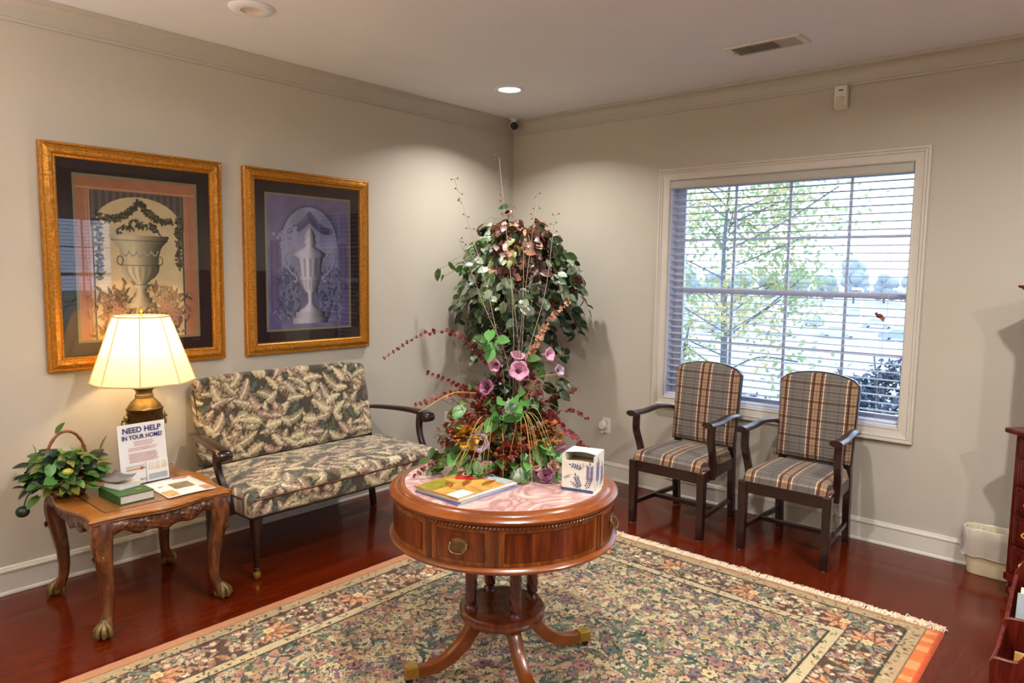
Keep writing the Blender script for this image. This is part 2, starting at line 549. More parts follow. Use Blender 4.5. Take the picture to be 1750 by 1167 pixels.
def spline(pts, n=8):
    """Catmull-Rom through points"""
    P = [Vector(p) for p in pts]
    P = [P[0] * 2 - P[1]] + P + [P[-1] * 2 - P[-2]]
    out = []
    for i in range(1, len(P) - 2):
        for k in range(n):
            t = k / n
            a, b, c, d = P[i - 1], P[i], P[i + 1], P[i + 2]
            out.append(0.5 * ((2 * b) + (c - a) * t + (2 * a - 5 * b + 4 * c - d) * t * t + (3 * b - a - 3 * c + d) * t ** 3))
    out.append(P[-2])
    return out

def T(x, y, z, rx=0, ry=0, rz=0, s=1):
    return Matrix.Translation((x, y, z)) @ Matrix.Rotation(rz, 4, 'Z') @ Matrix.Rotation(ry, 4, 'Y') @ Matrix.Rotation(rx, 4, 'X') @ Matrix.Diagonal((s, s, s, 1) if not hasattr(s, '__len__') else (*s, 1))

def setcol(me, cols):
    """per-vertex colours (n,3) linear"""
    a = me.color_attributes.new('Col', 'FLOAT_COLOR', 'POINT')
    c = np.ones((len(me.vertices), 4), dtype=np.float32)
    c[:, :3] = cols
    a.data.foreach_set('color', c.ravel())

def verts_np(me):
    a = np.empty(len(me.vertices) * 3, dtype=np.float32)
    me.vertices.foreach_get('co', a)
    return a.reshape(-1, 3)

def fastgrid(name, X, Y, Z, mat, cols=None):
    """grid mesh from 2-d arrays"""
    ny, nx = X.shape
    me = bpy.data.meshes.new(name)
    me.vertices.add(nx * ny)
    co = np.stack([X, Y, Z], -1).astype(np.float32)
    me.vertices.foreach_set('co', co.ravel())
    nf = (nx - 1) * (ny - 1)
    i, j = np.meshgrid(np.arange(nx - 1), np.arange(ny - 1))
    b = (j * nx + i).ravel()
    q = np.stack([b, b + 1, b + nx + 1, b + nx], -1).astype(np.int32)
    me.loops.add(nf * 4)
    me.loops.foreach_set('vertex_index', q.ravel())
    me.polygons.add(nf)
    me.polygons.foreach_set('loop_start', np.arange(nf, dtype=np.int32) * 4)
    me.update(calc_edges=True)
    me.shade_smooth()
    me.materials.append(mat)
    if cols is not None: setcol(me, cols.reshape(-1, 3))
    return me

# ------------------------------------------------------------------ pattern canvas (numpy drawing, sampled into vertex colours)
class Canvas:
    def __init__(s, w, h, res, base):
        s.w, s.h, s.res = w, h, res
        s.nx, s.ny = int(w / res) + 1, int(h / res) + 1
        s.a = np.ones((s.ny, s.nx, 3), dtype=np.float32) * np.array(base[:3], dtype=np.float32)
    def win(s, cx, cy, r):
        x0, x1 = max(0, int((cx - r) / s.res)), min(s.nx, int((cx + r) / s.res) + 2)
        y0, y1 = max(0, int((cy - r) / s.res)), min(s.ny, int((cy + r) / s.res) + 2)
        if x1 <= x0 or y1 <= y0: return None
        X, Y = np.meshgrid(np.arange(x0, x1) * s.res - cx, np.arange(y0, y1) * s.res - cy)
        return slice(y0, y1), slice(x0, x1), X, Y
    def paint(s, sl, mask, col):
        v = s.a[sl[0], sl[1]]
        if np.ndim(col) == 1: v[mask] = col[:3]
        else: v[mask] = col[mask]
    def leaf(s, cx, cy, ang, L, W, c_in, c_out, edge=None, vein=None, lobes=0, depth=0.35, bend=0.0):
        g = s.win(cx, cy, L * 1.1)
        if g is None: return
        ca, sa = cos(ang), sin(ang)
        u = (g[2] * ca + g[3] * sa) / L
        v = (-g[2] * sa + g[3] * ca) / L
        v = v - bend * u * u
        hw = W / L * np.sqrt(np.clip(1 - (2 * u - 1) ** 2, 0, 1)) * (1.15 - 0.5 * u)
        if lobes: hw = hw * (1 - depth * np.abs(np.sin(u * pi * lobes + np.abs(v) * 5)) ** 1.5)
        m = (u > 0) & (u < 1) & (np.abs(v) < hw)
        if edge is not None:
            m2 = (u > -0.03) & (u < 1.03) & (np.abs(v) < hw + 0.05 * (hw > 0.01))
            s.paint(g, m2, np.array(edge))
        t = np.clip(np.abs(v) / np.maximum(hw, 1e-4), 0, 1)[..., None]
        sh = 0.86 + 0.28 * np.sin(u * pi * max(lobes, 3) * 2 - np.abs(v) * 16)[..., None] * 0.5
        col = (np.array(c_in[:3]) * (1 - t) + np.array(c_out[:3]) * t) * sh * np.where(v > 0, 1.06, 0.86)[..., None]
        s.paint(g, m, col.astype(np.float32))
        if vein is not None:
            s.paint(g, m & (np.abs(v) < 0.022), np.array(vein))
    def flower(s, cx, cy, R, n, c, c2, edge=None, ang=0.0, core=None):
        g = s.win(cx, cy, R * 1.2)
        if g is None: return
        r = np.hypot(g[2], g[3]) / R
        a = np.arctan2(g[3], g[2]) + ang
        rim = 0.72 + 0.28 * np.abs(np.cos(a * n / 2))
        if edge is not None: s.paint(g, r < rim + 0.14, np.array(edge))
        t = np.clip(r / rim, 0, 1)[..., None]
        s.paint(g, r < rim, (np.array(c[:3]) * t + np.array(c2[:3]) * (1 - t)).astype(np.float32))
        if core is not None: s.paint(g, r < 0.25, np.array(core))
    def line(s, pts, w, c):
        for k in range(len(pts) - 1):
            (x0, y0), (x1, y1) = pts[k], pts[k + 1]
            n = max(2, int(math.hypot(x1 - x0, y1 - y0) / (s.res * 0.8)))
            for i in range(n):
                x, y = x0 + (x1 - x0) * i / n, y0 + (y1 - y0) * i / n
                g = s.win(x, y, w)
                if g is None: continue
                s.paint(g, np.hypot(g[2], g[3]) < max(w / 2, s.res * 0.6), np.array(c))
    def sample(s, u, v):
        ix = np.clip((u / s.res).round().astype(int), 0, s.nx - 1)
        iy = np.clip((v / s.res).round().astype(int), 0, s.ny - 1)
        return s.a[iy, ix]

# =================================================================== ROOM
XW, YW = -6.2, -6.2      # far sides of the room behind the camera
b = MB(); b.box(XW - .1, .16, YW - .1, .1, -0.12, 0)
struct(b.build('floor', M['floor'], smooth=0), 'glossy dark red mahogany floor under the rug and chairs', 'floor')
b = MB(); b.box(XW - .1, .16, YW - .1, .1, H, H + .1)
struct(b.build('ceiling', M['ceil'], smooth=0), 'plain off-white painted ceiling', 'ceiling')
b = MB(); b.box(XW - .1, .16, 0, .12, 0, H)
struct(b.build('wall_left', M['wall'], smooth=0), 'greige painted wall behind the settee and framed prints', 'wall')

W1 = dict(y0=-3.004, y1=-1.440, z0=0.690, z1=2.172)      # opening in the right wall
b = MB()
b.box(0, .16, YW, W1['y0'], 0, H); b.box(0, .16, W1['y1'], 0, 0, H)
b.box(0, .16, W1['y0'], W1['y1'], 0, W1['z0']); b.box(0, .16, W1['y0'], W1['y1'], W1['z1'], H)
struct(b.build('wall_right', M['wall'], smooth=0), 'greige painted wall with the blind-covered window', 'wall')
# wall behind / left of the camera
W2 = dict(a0=-2.2, a1=-0.75)
b = MB()
b.box(XW, W2['a0'], YW - .16, YW, 0, H); b.box(W2['a1'], 0, YW - .16, YW, 0, H)
b.box(W2['a0'], W2['a1'], YW - .16, YW, 0, .69); b.box(W2['a0'], W2['a1'], YW - .16, YW, 2.172, H)
struct(b.build('wall_rear', M['wall'], smooth=0), 'greige wall behind the camera with a second window', 'wall')
b = MB(); b.box(XW - .16, XW, YW, 0, 0, H)
struct(b.build('wall_near', M['wall'], smooth=0), 'greige wall on the camera side', 'wall')

def moulding(name, prof, p0, p1, normal, mat, label, cat):
    """prof: (out from wall, z) closed outline swept from p0 to p1 along a wall"""
    b = MB()
    n = len(prof)
    N = Vector(normal)
    vs = [Vector(p0) + N * a + Vector((0, 0, z)) for a, z in prof] + [Vector(p1) + N * a + Vector((0, 0, z)) for a, z in prof]
    fs = [tuple(range(n)), tuple(range(2 * n - 1, n - 1, -1))] + [(i, i + n, (i + 1) % n + n, (i + 1) % n) for i in range(n)]
    b.add(vs, fs)
    return struct(b.build(name, mat, smooth=30), label, cat)
crown = [(0, H - .112), (.010, H - .112), (.013, H - .100), (.010, H - .096), (.012, H - .090)]
crown += [(.012 + .046 * (1 - cos(t * pi / 2)), H - .088 + .070 * sin(t * pi / 2)) for t in np.linspace(0.05, 1, 8)]
crown += [(.062, H - .016), (.066, H - .008), (.066, H - .001), (0, H - .001)]
basep = [(0, 0.001), (.020, 0.001), (.020, .008), (.016, .016), (.013, .018), (.012, .104), (.016, .108), (.016, .116), (.012, .121), (.010, .130), (.006, .134), (0, .134)]
e = .001
moulding('trim_1', crown, (XW, -e, 0), (0, -e, 0), (0, -1, 0), M['crown'], 'painted crown moulding along the top of the print wall', 'moulding')
moulding('trim_2', crown, (-e, YW, 0), (-e, 0, 0), (-1, 0, 0), M['crown'], 'painted crown moulding above the window wall', 'moulding')
moulding('baseboard_left', basep, (XW, -e, 0), (0, -e, 0), (0, -1, 0), M['base'], 'tall off-white baseboard behind the settee', 'baseboard')
moulding('baseboard_right', basep, (-e, YW, 0), (-e, -e, 0), (-1, 0, 0), M['base'], 'tall off-white baseboard below the window', 'baseboard')

# ---- windows (built in a local frame: X = along wall, Y = outwards, Z = up; origin at wall face)
def window(name, w, z0, z1, mw, label, ext=0.0):
    root = thing(name, label, 'window')
    root.matrix_world = mw
    root['kind'] = 'structure'
    h = w / 2
    # casing: four mitred boards with a stepped profile
    prof = [(0, 0), (0, .012), (.006, .016), (.012, .012), (.030, .014), (.046, .017), (.052, .024), (.058, .024), (.062, .019), (.068, .026), (.078, .026), (.080, 0)]
    cz, hh = (z0 + z1) / 2, (z1 - z0) / 2
    for side in range(4):
        b = MB()
        vs = []
        for endp in (-1, 1):
            for (a, o) in prof:
                if side in (0, 2):
                    sg = 1 if side == 0 else -1
                    vs.append((endp * (h + a), -o - e, cz + sg * (hh + a)))
                else:
                    sg = 1 if side == 1 else -1
                    vs.append((sg * (h + a), -o - e, cz + endp * (hh + a)))
        n = len(prof)
        b.add(vs, [tuple(range(n)), tuple(range(2 * n - 1, n - 1, -1))] + [(i, i + n, (i + 1) % n + n, (i + 1) % n) for i in range(n)])
        b.build('casing', M['casing'], root, smooth=25)
    hr = h + ext
    for (x0, x1, a, c) in [(-h, -h + .012, z0, z1), (hr - .012, hr, z0, z1)]:
        MB().box(x0, x1, 0, .15, a, c).build('jamb', M['vinyl'], root, smooth=0)
    MB().box(-h + .012, hr - .012, 0, .15, z1 - .012, z1).build('jamb', M['vinyl'], root, smooth=0)
    MB().box(-h + .012, h - .002, -.004, .15, z0, z0 + .016).build('window_stool', M['vinyl'], root, smooth=0, bevel=.003)
    if ext: MB().box(h, hr, -.0005, .012, z0, z1).build('return_board', M['casing'], root, smooth=0)
    # sash frame
    y0, y1 = .085, .125
    t = .058
    zi0, zi1 = z0 + .016, z1 - .012
    b = MB()
    b.box(-h + .012, -h + .012 + t, y0, y1, zi0, zi1); b.box(hr - .012 - t, hr - .012, y0, y1, zi0, zi1)
    b.box(-h + .012 + t, hr - .012 - t, y0, y1, zi1 - t * .7, zi1); b.box(-h + .012 + t, hr - .012 - t, y0, y1, zi0, zi0 + t * .6)
    b.build('sash_frame', M['vinyl'], root, smooth=0, bevel=.003)
    gx0, gx1, gz0, gz1 = -h + .012 + t, hr - .012 - t, zi0 + t * .6, zi1 - t * .7
    xs = [gx0 + (gx1 - gx0) * k / 4 for k in range(5)]
    zs = [gz0 + (gz1 - gz0) * k / 4 for k in range(5)]
    for k in (1, 2, 3):
        MB().box(xs[k] - .008, xs[k] + .008, .098, .112, gz0, gz1).build('muntin', M['vinyl'], root, smooth=0)
    for k in (1, 2, 3):
        q = .016 if k == 2 else .008
        MB().box(gx0, gx1, .097 if k != 2 else .09, .113 if k != 2 else .12, zs[k] - q, zs[k] + q).build('muntin' if k != 2 else 'meeting_rail', M['vinyl'], root, smooth=0)
    pm = MB().box(0, (gx1 - gx0) / 4 - .004, .103, .107, 0, (gz1 - gz0) / 4 - .004).mesh('pane', M['pane'], 0)
    for i in range(4):
        for j in range(4):
            inst('pane', pm, root, T(xs[i] + .002, 0, zs[j] + .002))
    return root
mwR = Matrix(((0, 1, 0, 0), (-1, 0, 0, -2.184), (0, 0, 1, 0), (0, 0, 0, 1)))
window('window_1', 1.488, .690, 2.172, mwR, 'large square grid window behind the two plaid chairs', .076)
mwB = Matrix(((-1, 0, 0, -1.475), (0, -1, 0, YW), (0, 0, 1, 0), (0, 0, 0, 1)))
window('window_2', 1.45, .690, 2.172, mwB, 'second grid window in the wall behind the camera')

def blind(mw, w, z0, z1, label, cordknots=True):
    root = thing('venetian_blind', label, 'blind')
    root.matrix_world = mw
    h = w / 2 - .004
    b = MB()
    b.prism([(.002, z1 - .004), (-.012, z1 - .004), (-.016, z1 - .012), (-.016, z1 - .048), (-.012, z1 - .056), (.002, z1 - .056)], -h, h, 'x')
    b.build('valance', M['crown'], root, smooth=20)
    MB().box(-h + .005, h - .005, .012, .055, z1 - .045, z1 - .012 - .001).build('headrail', M['vinyl'], root, smooth=0)
    zz = z1 - .088
    n = 0
    prof = [(-.0245, -.0012), (-.012, .0006), (0, .0014), (.012, .0006), (.0245, -.0012)]
    outl = [(a, c + .0014) for a, c in prof] + [(a, c - .0014) for a, c in prof[::-1]]
    sm = MB().prism(outl, -h + .004, h - .004, 'x').mesh('slat', M['slat'], 30)
    while zz > z0 + .042:
        inst('slat', sm, root, T(0, .036, zz, rx=radians(random.uniform(-1.5, 1.0))))
        zz -= .0452
        n += 1
    MB().box(-h + .004, h - .004, .012, .06, z0 + .018, z0 + .030).build('bottom_rail', M['vinyl'], root, smooth=0, bevel=.003)
    for x in (-h + .12, -h * .33, h * .33, h - .12):
        for yy in (.0105, .0615):
            MB().tube([(x, yy, z0 + .03), (x, yy, z1 - .05)], .0009, 4).build('ladder_cord', M['vinyl'], root, smooth=0)
    MB().tube([(h - .09, .004, z1 - .05), (h - .088, .004, 1.6), (h - .09, .004, 1.3)], .0016, 5).build('tilt_wand', M['vinyl'], root)
    return root
blind(mwR, 1.488, .690, 2.172, 'white wooden venetian blind open in the window behind the plaid chairs')
blind(mwB, 1.45, .690, 2.172, 'white venetian blind in the window behind the camera')

# small ornament hanging in the window
root = thing('window_ornament', 'small reddish-brown bird ornament hanging inside the window blind', 'ornament', (-.012, -2.80, 1.32))
b = MB(); b.ball((0, 0, 0), .016, 8, 6, (.5, 1.2, .8)); b.ball((0, .018, .012), .009, 8, 5)
b.build('bird_body', M['leaf_rust'], root)
b = MB(); b.prism([(-.02, -.03), (.0, -.012), (-.012, .004), (-.03, -.01)], -.004, .004, 'x'); b.build('wing', M['leaf_pink'], root)
MB().tube([(0, 0, .012), (0, 0, .4)], .0006, 4).build('thread', M['paletwig'], root)

# ---- ceiling lights
def can(x, y, lit, label):
    root = thing('ceiling_light', label, 'ceiling light', (x, y, H))
    if lit:
        b = MB(); b.lathe([(.070, -.001), (.070, -.004), (.076, -.010), (.090, -.008), (.096, -.001)], 40, cap=False); b.build('trim_ring', M['ceil'], root)
        b = MB(); b.lathe([(0, -.005), (.070, -.005), (.070, -.002), (0, -.002)], 32, cap=False); b.build('lens', M['lens_on'], root)
        ld = bpy.data.lights.new('can_light', 'AREA')
        ld.shape = 'DISK'; ld.size = .09; ld.energy = CORNER_W if x > -1 and y > -1 else CAN_W * (.42 if x < -4 else 1.0); ld.color = CAN_COL; ld.spread = radians(134 if x > -1 and y > -1 else 170)
        lo = bpy.data.objects.new('can_light', ld); COL.objects.link(lo); lo.parent = root; lo.location = (0, 0, -.014)
    else:
        b = MB(); b.lathe([(.050, -.014), (.072, -.016), (.098, -.008), (.104, -.001)], 40, cap=False); b.build('trim_ring', M['ceil'], root)
        b = MB(); b.lathe([(.0, -.004), (.040, -.005), (.052, -.014), (.048, -.002), (0, -.001)], 32, cap=False); b.build('lens', M['lens_off'], root)
    return root
names = ['lit recessed ceiling light shining in the room corner', 'unlit recessed ceiling light above the left-hand print',
         'lit recessed ceiling light at the left end of the ceiling', 'lit recessed ceiling light in front of the secretary desk', 'lit recessed ceiling light on the camera side, middle',
         'lit recessed ceiling light directly above the camera', 'lit recessed ceiling light above the rug', 'unlit recessed ceiling light near the window']
for (x, y, l), nm in zip(CANS[:7], names):
    can(x, y, l, nm)

# ---- ceiling vent
root = thing('ceiling_vent', 'white rectangular air vent in the ceiling near the window', 'vent', (-.665, -2.335, H))
b = MB()
for x0, x1, y0, y1 in [(-.088, -.066, -.20, .20), (.066, .088, -.20, .20), (-.066, .066, -.20, -.17), (-.066, .066, .17, .20)]:
    b.box(x0, x1, y0, y1, -.008, -.001)
b.build('vent_frame', M['white'], root, smooth=0)
MB().box(-.066, .066, -.17, .17, -.003, -.001).build('duct_back', M['rubber'], root, smooth=0)
vl = MB().box(-.066, .066, -.0012, .0012, -.0125, .0, T(0, 0, 0, rx=radians(38))).mesh('louver', M['casing'], 0)
vl2 = MB().box(-.066, .066, -.0012, .0012, -.0125, .0, T(0, 0, 0, rx=radians(-38))).mesh('louver', M['casing'], 0)
for k in range(26):
    y = .163 - k * .013
    inst('louver', vl if y < -.06 else vl2, root, T(0, y, -.002))
MB().box(-.012, .012, .172, .186, -.016, -.008).build('damper_lever', M['white'], root, smooth=0)

# ---- motion sensor, camera, outlets
root = thing('motion_sensor', 'small white motion sensor high on the wall above the window', 'sensor', (0, -2.527, 2.565))
b = MB(); b.prism([(-.001, -.066), (-.026, -.060), (-.040, -.050), (-.044, .062), (-.034, .068), (-.001, .070)], -.034, .034, 'y')
b.build('housing', M['white'], root, smooth=25, bevel=.003)
MB().box(-.0475, -.040, -.024, .024, -.052, .002).build('sensor_lens', M['lens_off'], root, smooth=0, bevel=.003)
MB().box(-.0465, -.040, -.014, .010, .034, .040).build('status_window', M['rubber'], root, smooth=0)

root = thing('security_camera', 'tiny white dome security camera mounted in the ceiling corner', 'camera', (-.115, -.105, H))
b = MB(); b.lathe([(.0, -.001), (.036, -.001), (.036, -.010), (.022, -.016), (.018, -.030), (0, -.030)], 20, cap=False); b.build('mount', M['white'], root)
b = MB(); b.ball((0, 0, -.058), .034, 18, 12); b.build('ball_housing', M['white'], root)
Mc = T(0, 0, -.058) @ Vector((-1, -1, -.35)).to_track_quat('Z', 'Y').to_matrix().to_4x4()
b = MB(); b.lathe([(0, .040), (.024, .040), (.030, .034), (.030, .014), (0, .014)], 20, cap=False, M4=Mc); b.build('camera_eye', M['rubber'], root)
b = MB(); b.lathe([(0, .043), (.008, .042), (.010, .038), (0, .038)], 12, cap=False, M4=Mc); b.build('camera_lens', M['glass'], root)

def outlet(mw, label, plug=False):
    root = thing('wall_outlet', label, 'outlet')
    root.matrix_world = mw
    MB().box(-.036, .036, -.007, -.001, -.058, .058).build('cover_plate', M['white'], root, smooth=0, bevel=.002)
    for z in (-.026, .026):
        b = MB(); b.lathe([(0, 0), (.016, 0), (.016, .003), (0, .003)], 16, M4=T(0, -.007, z, rx=pi / 2), cap=False)
        s_ = b.build('socket', M['lens_off'], root)
        bb = MB(); bb.box(-.007, -.005, -.0108, -.0098, z - .002, z + .008); bb.box(.005, .007, -.0108, -.0098, z - .002, z + .008)
        bb.build('slot', M['rubber'], s_, smooth=0)
    return root
def wallR(y, z): return Matrix(((0, 1, 0, 0), (-1, 0, 0, y), (0, 0, 1, z), (0, 0, 0, 1)))
outlet(T(-.715, 0, .415), 'white wall outlet half hidden behind the settee arm and flowers')
outlet(wallR(-.972, .406), 'white wall outlet holding the plug-in air freshener')
outlet(wallR(-2.245, .40), 'white wall outlet low between the two plaid chairs')
root = thing('air_freshener', 'white plug-in air freshener in the outlet beside the flowers', 'air freshener')
root.matrix_world = wallR(-.952, .406)
b = MB(); b.prism([(.022 * sc * cos(a) * 1.25, .036 * sin(a) + .004) for sc in (1,) for a in np.linspace(0, 2 * pi, 20, endpoint=False)], -.046, -.012, 'y')
b.build('plug_body', M['white'], root, smooth=30, bevel=.006)
b = MB(); b.lathe([(.012, 0), (.014, .018), (.008, .024), (0, .024)], 14, (0, -.032, -.058)); b.build('oil_bottle', M['liner'], root)

# =================================================================== RUG
RX0, RX1, RY0, RY1 = -4.45, -0.955, -3.375, -1.005
def rug_canvas():
    res = .005
    w, h = RX1 - RX0, RY1 - RY0
    C = Canvas(w, h, res, srgb(196, 178, 132))
    L = lambda *c: np.array(srgb(*c)[:3], dtype=np.float32)
    ny, nx = C.ny, C.nx
    X, Y = np.meshgrid(np.arange(nx) * res, np.arange(ny) * res)
    def blobs(n, seedv, sc):
        r = np.random.RandomState(seedv)
        f = np.zeros((ny, nx), dtype=np.float32)
        for _ in range(n):
            a, ph, k = r.uniform(0, 2 * pi), r.uniform(0, 2 * pi), r.uniform(.6, 1.4) * sc
            f += np.sin((X * cos(a) + Y * sin(a)) * k + ph)
        return f / math.sqrt(n)
    z1, z2 = blobs(9, 3, 7), blobs(9, 5, 9)
    cream, sage, rose, teal, tan = L(214, 198, 148), L(138, 144, 112), L(196, 142, 112), L(72, 92, 78), L(186, 158, 112)
    C.a[:] = cream
    C.a[z1 > .7] = sage
    C.a[z2 > .9] = rose
    C.a[(z1 < -.9)] = tan
    C.a[(z2 < -1.15)] = teal
    pal_f = [L(206, 196, 156), L(226, 214, 170), L(196, 150, 118), L(188, 128, 112), L(150, 108, 116), L(222, 200, 140), L(112, 126, 120), L(206, 172, 130)]
    pal_l = [L(78, 100, 72), L(104, 120, 84), L(70, 92, 88), L(124, 132, 98), L(152, 154, 110), L(96, 110, 104), L(60, 76, 68)]
    dk = [L(44, 38, 36), L(60, 40, 44), L(36, 52, 48), L(70, 44, 38)]
    R = random.Random(5)
    bw = .37
    # field of tangled foliage
    for _ in range(15000):
        x, y = R.uniform(bw, w - .30), R.uniform(bw, h - bw)
        iy, ix = int(y / res), int(x / res)
        zz = z1[iy, ix]
        t = R.random()
        if t < .56:
            c = R.choice(pal_l) if R.random() < .42 + .3 * (zz > .4) - .2 * (zz < -.6) else R.choice(pal_f)
            C.leaf(x, y, R.uniform(0, 2 * pi), R.uniform(.03, .075), R.uniform(.006, .012), c, c * .8, bend=R.uniform(-1, 1))
        elif t < .72:
            c = R.choice(pal_f)
            C.flower(x, y, R.uniform(.010, .020), R.choice([5, 6, 8]), c, R.choice(pal_f) * .8, edge=R.choice(dk) if R.random() < .6 else None, ang=R.uniform(0, 6))
        elif t < .95:
            a, l = R.uniform(0, 2 * pi), R.uniform(.012, .04)
            C.leaf(x, y, a, l, R.uniform(.004, .007), R.choice(dk) if R.random() < .6 else cream * 1.02, R.choice(dk), bend=R.uniform(-1, 1))
        else:
            C.flower(x, y, R.uniform(.022, .036), R.choice([5, 6, 8]), R.choice(pal_f), R.choice(pal_f) * .75, edge=R.choice(dk), ang=R.uniform(0, 6), core=R.choice(dk))
    C.a *= np.array([.88, .86, .90], dtype=np.float32)
    # border bands, by distance from the edge
    D = np.minimum(np.minimum(X, w - X) + 0.0, np.minimum(Y, h - Y))
    dx = np.minimum(X + .0, w - X + .035)
    D = np.minimum(dx, np.minimum(Y, h - Y))
    brown = L(84, 58, 46)
    C.a[D < .325] = brown
    # blossoms in the border
    fl = [L(206, 158, 122), L(222, 184, 146), L(196, 176, 146), L(176, 128, 120), L(214, 204, 162), L(150, 150, 128), L(190, 140, 100)]
    def inborder(x, y, m=.0):
        d = min(min(x, w - x + .035), min(y, h - y))
        return .13 + m < d < .325 - m
    k = 0
    while k < 4200:
        x, y = R.uniform(0, w), R.uniform(0, h)
        if not inborder(x, y, .006): continue
        k += 1
        t = R.random()
        if t < .5:
            c = R.choice(fl)
            C.leaf(x, y, R.uniform(0, 6.3), R.uniform(.03, .06), R.uniform(.009, .015), c, c * .72, edge=L(58, 34, 34), bend=R.uniform(-.8, .8))
        elif t < .75:
            C.flower(x, y, R.uniform(.012, .022), 5, R.choice(fl), L(228, 210, 160), edge=L(58, 34, 40), ang=R.uniform(0, 6))
        else:
            C.leaf(x, y, R.uniform(0, 6.3), R.uniform(.03, .05), .004, L(96, 96, 62), L(80, 84, 56), bend=R.uniform(-1, 1))
    # large lily-like blooms every 45 cm along the border
    def bloom(x, y, a):
        for q in (-.9, -.45, 0, .45, .9):
            C.leaf(x, y, a + q, .115 - .03 * abs(q), .022, L(226, 172, 120), L(196, 126, 92), edge=L(66, 36, 34), bend=.5 * q)
        for q in (2.4, -2.4, 3.14):
            C.leaf(x, y, a + q, .09, .018, L(150, 150, 124), L(112, 116, 96), edge=L(50, 40, 36), bend=.5)
        C.flower(x, y, .026, 6, L(232, 206, 150), L(206, 150, 90), edge=L(66, 36, 34))
    s = .4
    while s < w:
        bloom(s, .225, R.uniform(0, 3)); bloom(s + .2, h - .225, -R.uniform(0, 3)); s += .46
    s = .35
    while s < h - .2:
        bloom(w - .20, s, pi / 2 + R.uniform(-.8, 1.5)); s += .42
    # guards
    gcream = L(178, 152, 114)
    m = (D < .13) & (D >= .065)
    C.a[m] = gcream
    m = (D < .375) & (D >= .33)
    C.a[m] = L(196, 178, 138)
    for dd, col in ((.128, L(48, 48, 36)), (.325, L(40, 38, 34)), (.378, L(40, 38, 34)), (.064, L(110, 84, 50))):
        C.a[(D >= dd - .004) & (D < dd + .004)] = col
    k = 0
    while k < 1500:
        x, y = R.uniform(0, w), R.uniform(0, h)
        d = min(min(x, w - x + .035), min(y, h - y))
        if .08 < d < .12 or .338 < d < .368:
            k += 1
            c = R.choice([L(60, 56, 40), L(120, 110, 60), L(214, 200, 150), L(196, 150, 110), L(56, 44, 40)])
            C.leaf(x, y, R.uniform(0, 6.3), R.uniform(.012, .026), .005, c, c * .8, bend=R.uniform(-1, 1))
    orange, tan2 = L(206, 112, 54), L(190, 130, 90)
    C.a[D < .062] = tan2
    side = (Y < .062) & (D < .062) & (Y <= dx)
    C.a[side] = orange
    stripe = side & (np.sin(X * 55 + np.sin(X * 13) * 2) > .2)
    C.a[stripe] = L(220, 146, 90)
    C.a[(Y < .018) & (D < .02)] = L(206, 84, 40)
    return C
RC = rug_canvas()
xs = np.arange(RC.nx) * RC.res + RX0
ys = np.arange(RC.ny) * RC.res + RY0
X, Y = np.meshgrid(xs, ys)
edge = np.minimum(np.minimum(X - X.min(), X.max() - X), np.minimum(Y - Y.min(), Y.max() - Y))
Z = .0115 * np.clip(edge / .012, 0, 1) ** .5 + .0015 + .0008 * np.sin(X * 90) * np.sin(Y * 80)
slant = .012 * np.sin((X + 4) * 1.1)
root = thing('area_rug', 'large multicoloured floral rug with dark border and cream fringe under the round table', 'rug', (0, 0, 0))
pile = inst('pile', fastgrid('pile', X, Y, Z, M['rug'], RC.a), root)
# fringe on the window-side edge
b = MB()
R = random.Random(3)
y = RY0 + .004
while y < RY1:
    for q in range(2):
        L_ = R.uniform(.040, .070)
        a = R.uniform(-.5, .5)
        p0 = Vector((RX1 - .006, y, .006)); p1 = Vector((RX1 + L_ * .5, y + a * .012, .010 + R.uniform(0, .006))); p2 = Vector((RX1 + L_, y + a * .03, .004))
        b.tube([p0, p1, p2], [.0026, .0032, .0022], 4, cap=False)
    y += .0062
for q in range(7):       # tangled clumps
    yc = R.uniform(RY0 + .02, RY0 + .25) if q < 4 else R.uniform(RY0, RY1)
    for k in range(14):
        a = R.uniform(0, 6.3)
        p0 = Vector((RX1 + R.uniform(0, .04), yc + R.uniform(-.03, .03), .008))
        b.tube([p0, p0 + Vector((cos(a) * .014, sin(a) * .014, R.uniform(.006, .016))), p0 + Vector((cos(a) * .03, sin(a) * .03, .004))], .0026, 4, cap=False)
tag(b.build('fringe', M['fringe'], root, smooth=60, weld=False), kind='stuff')

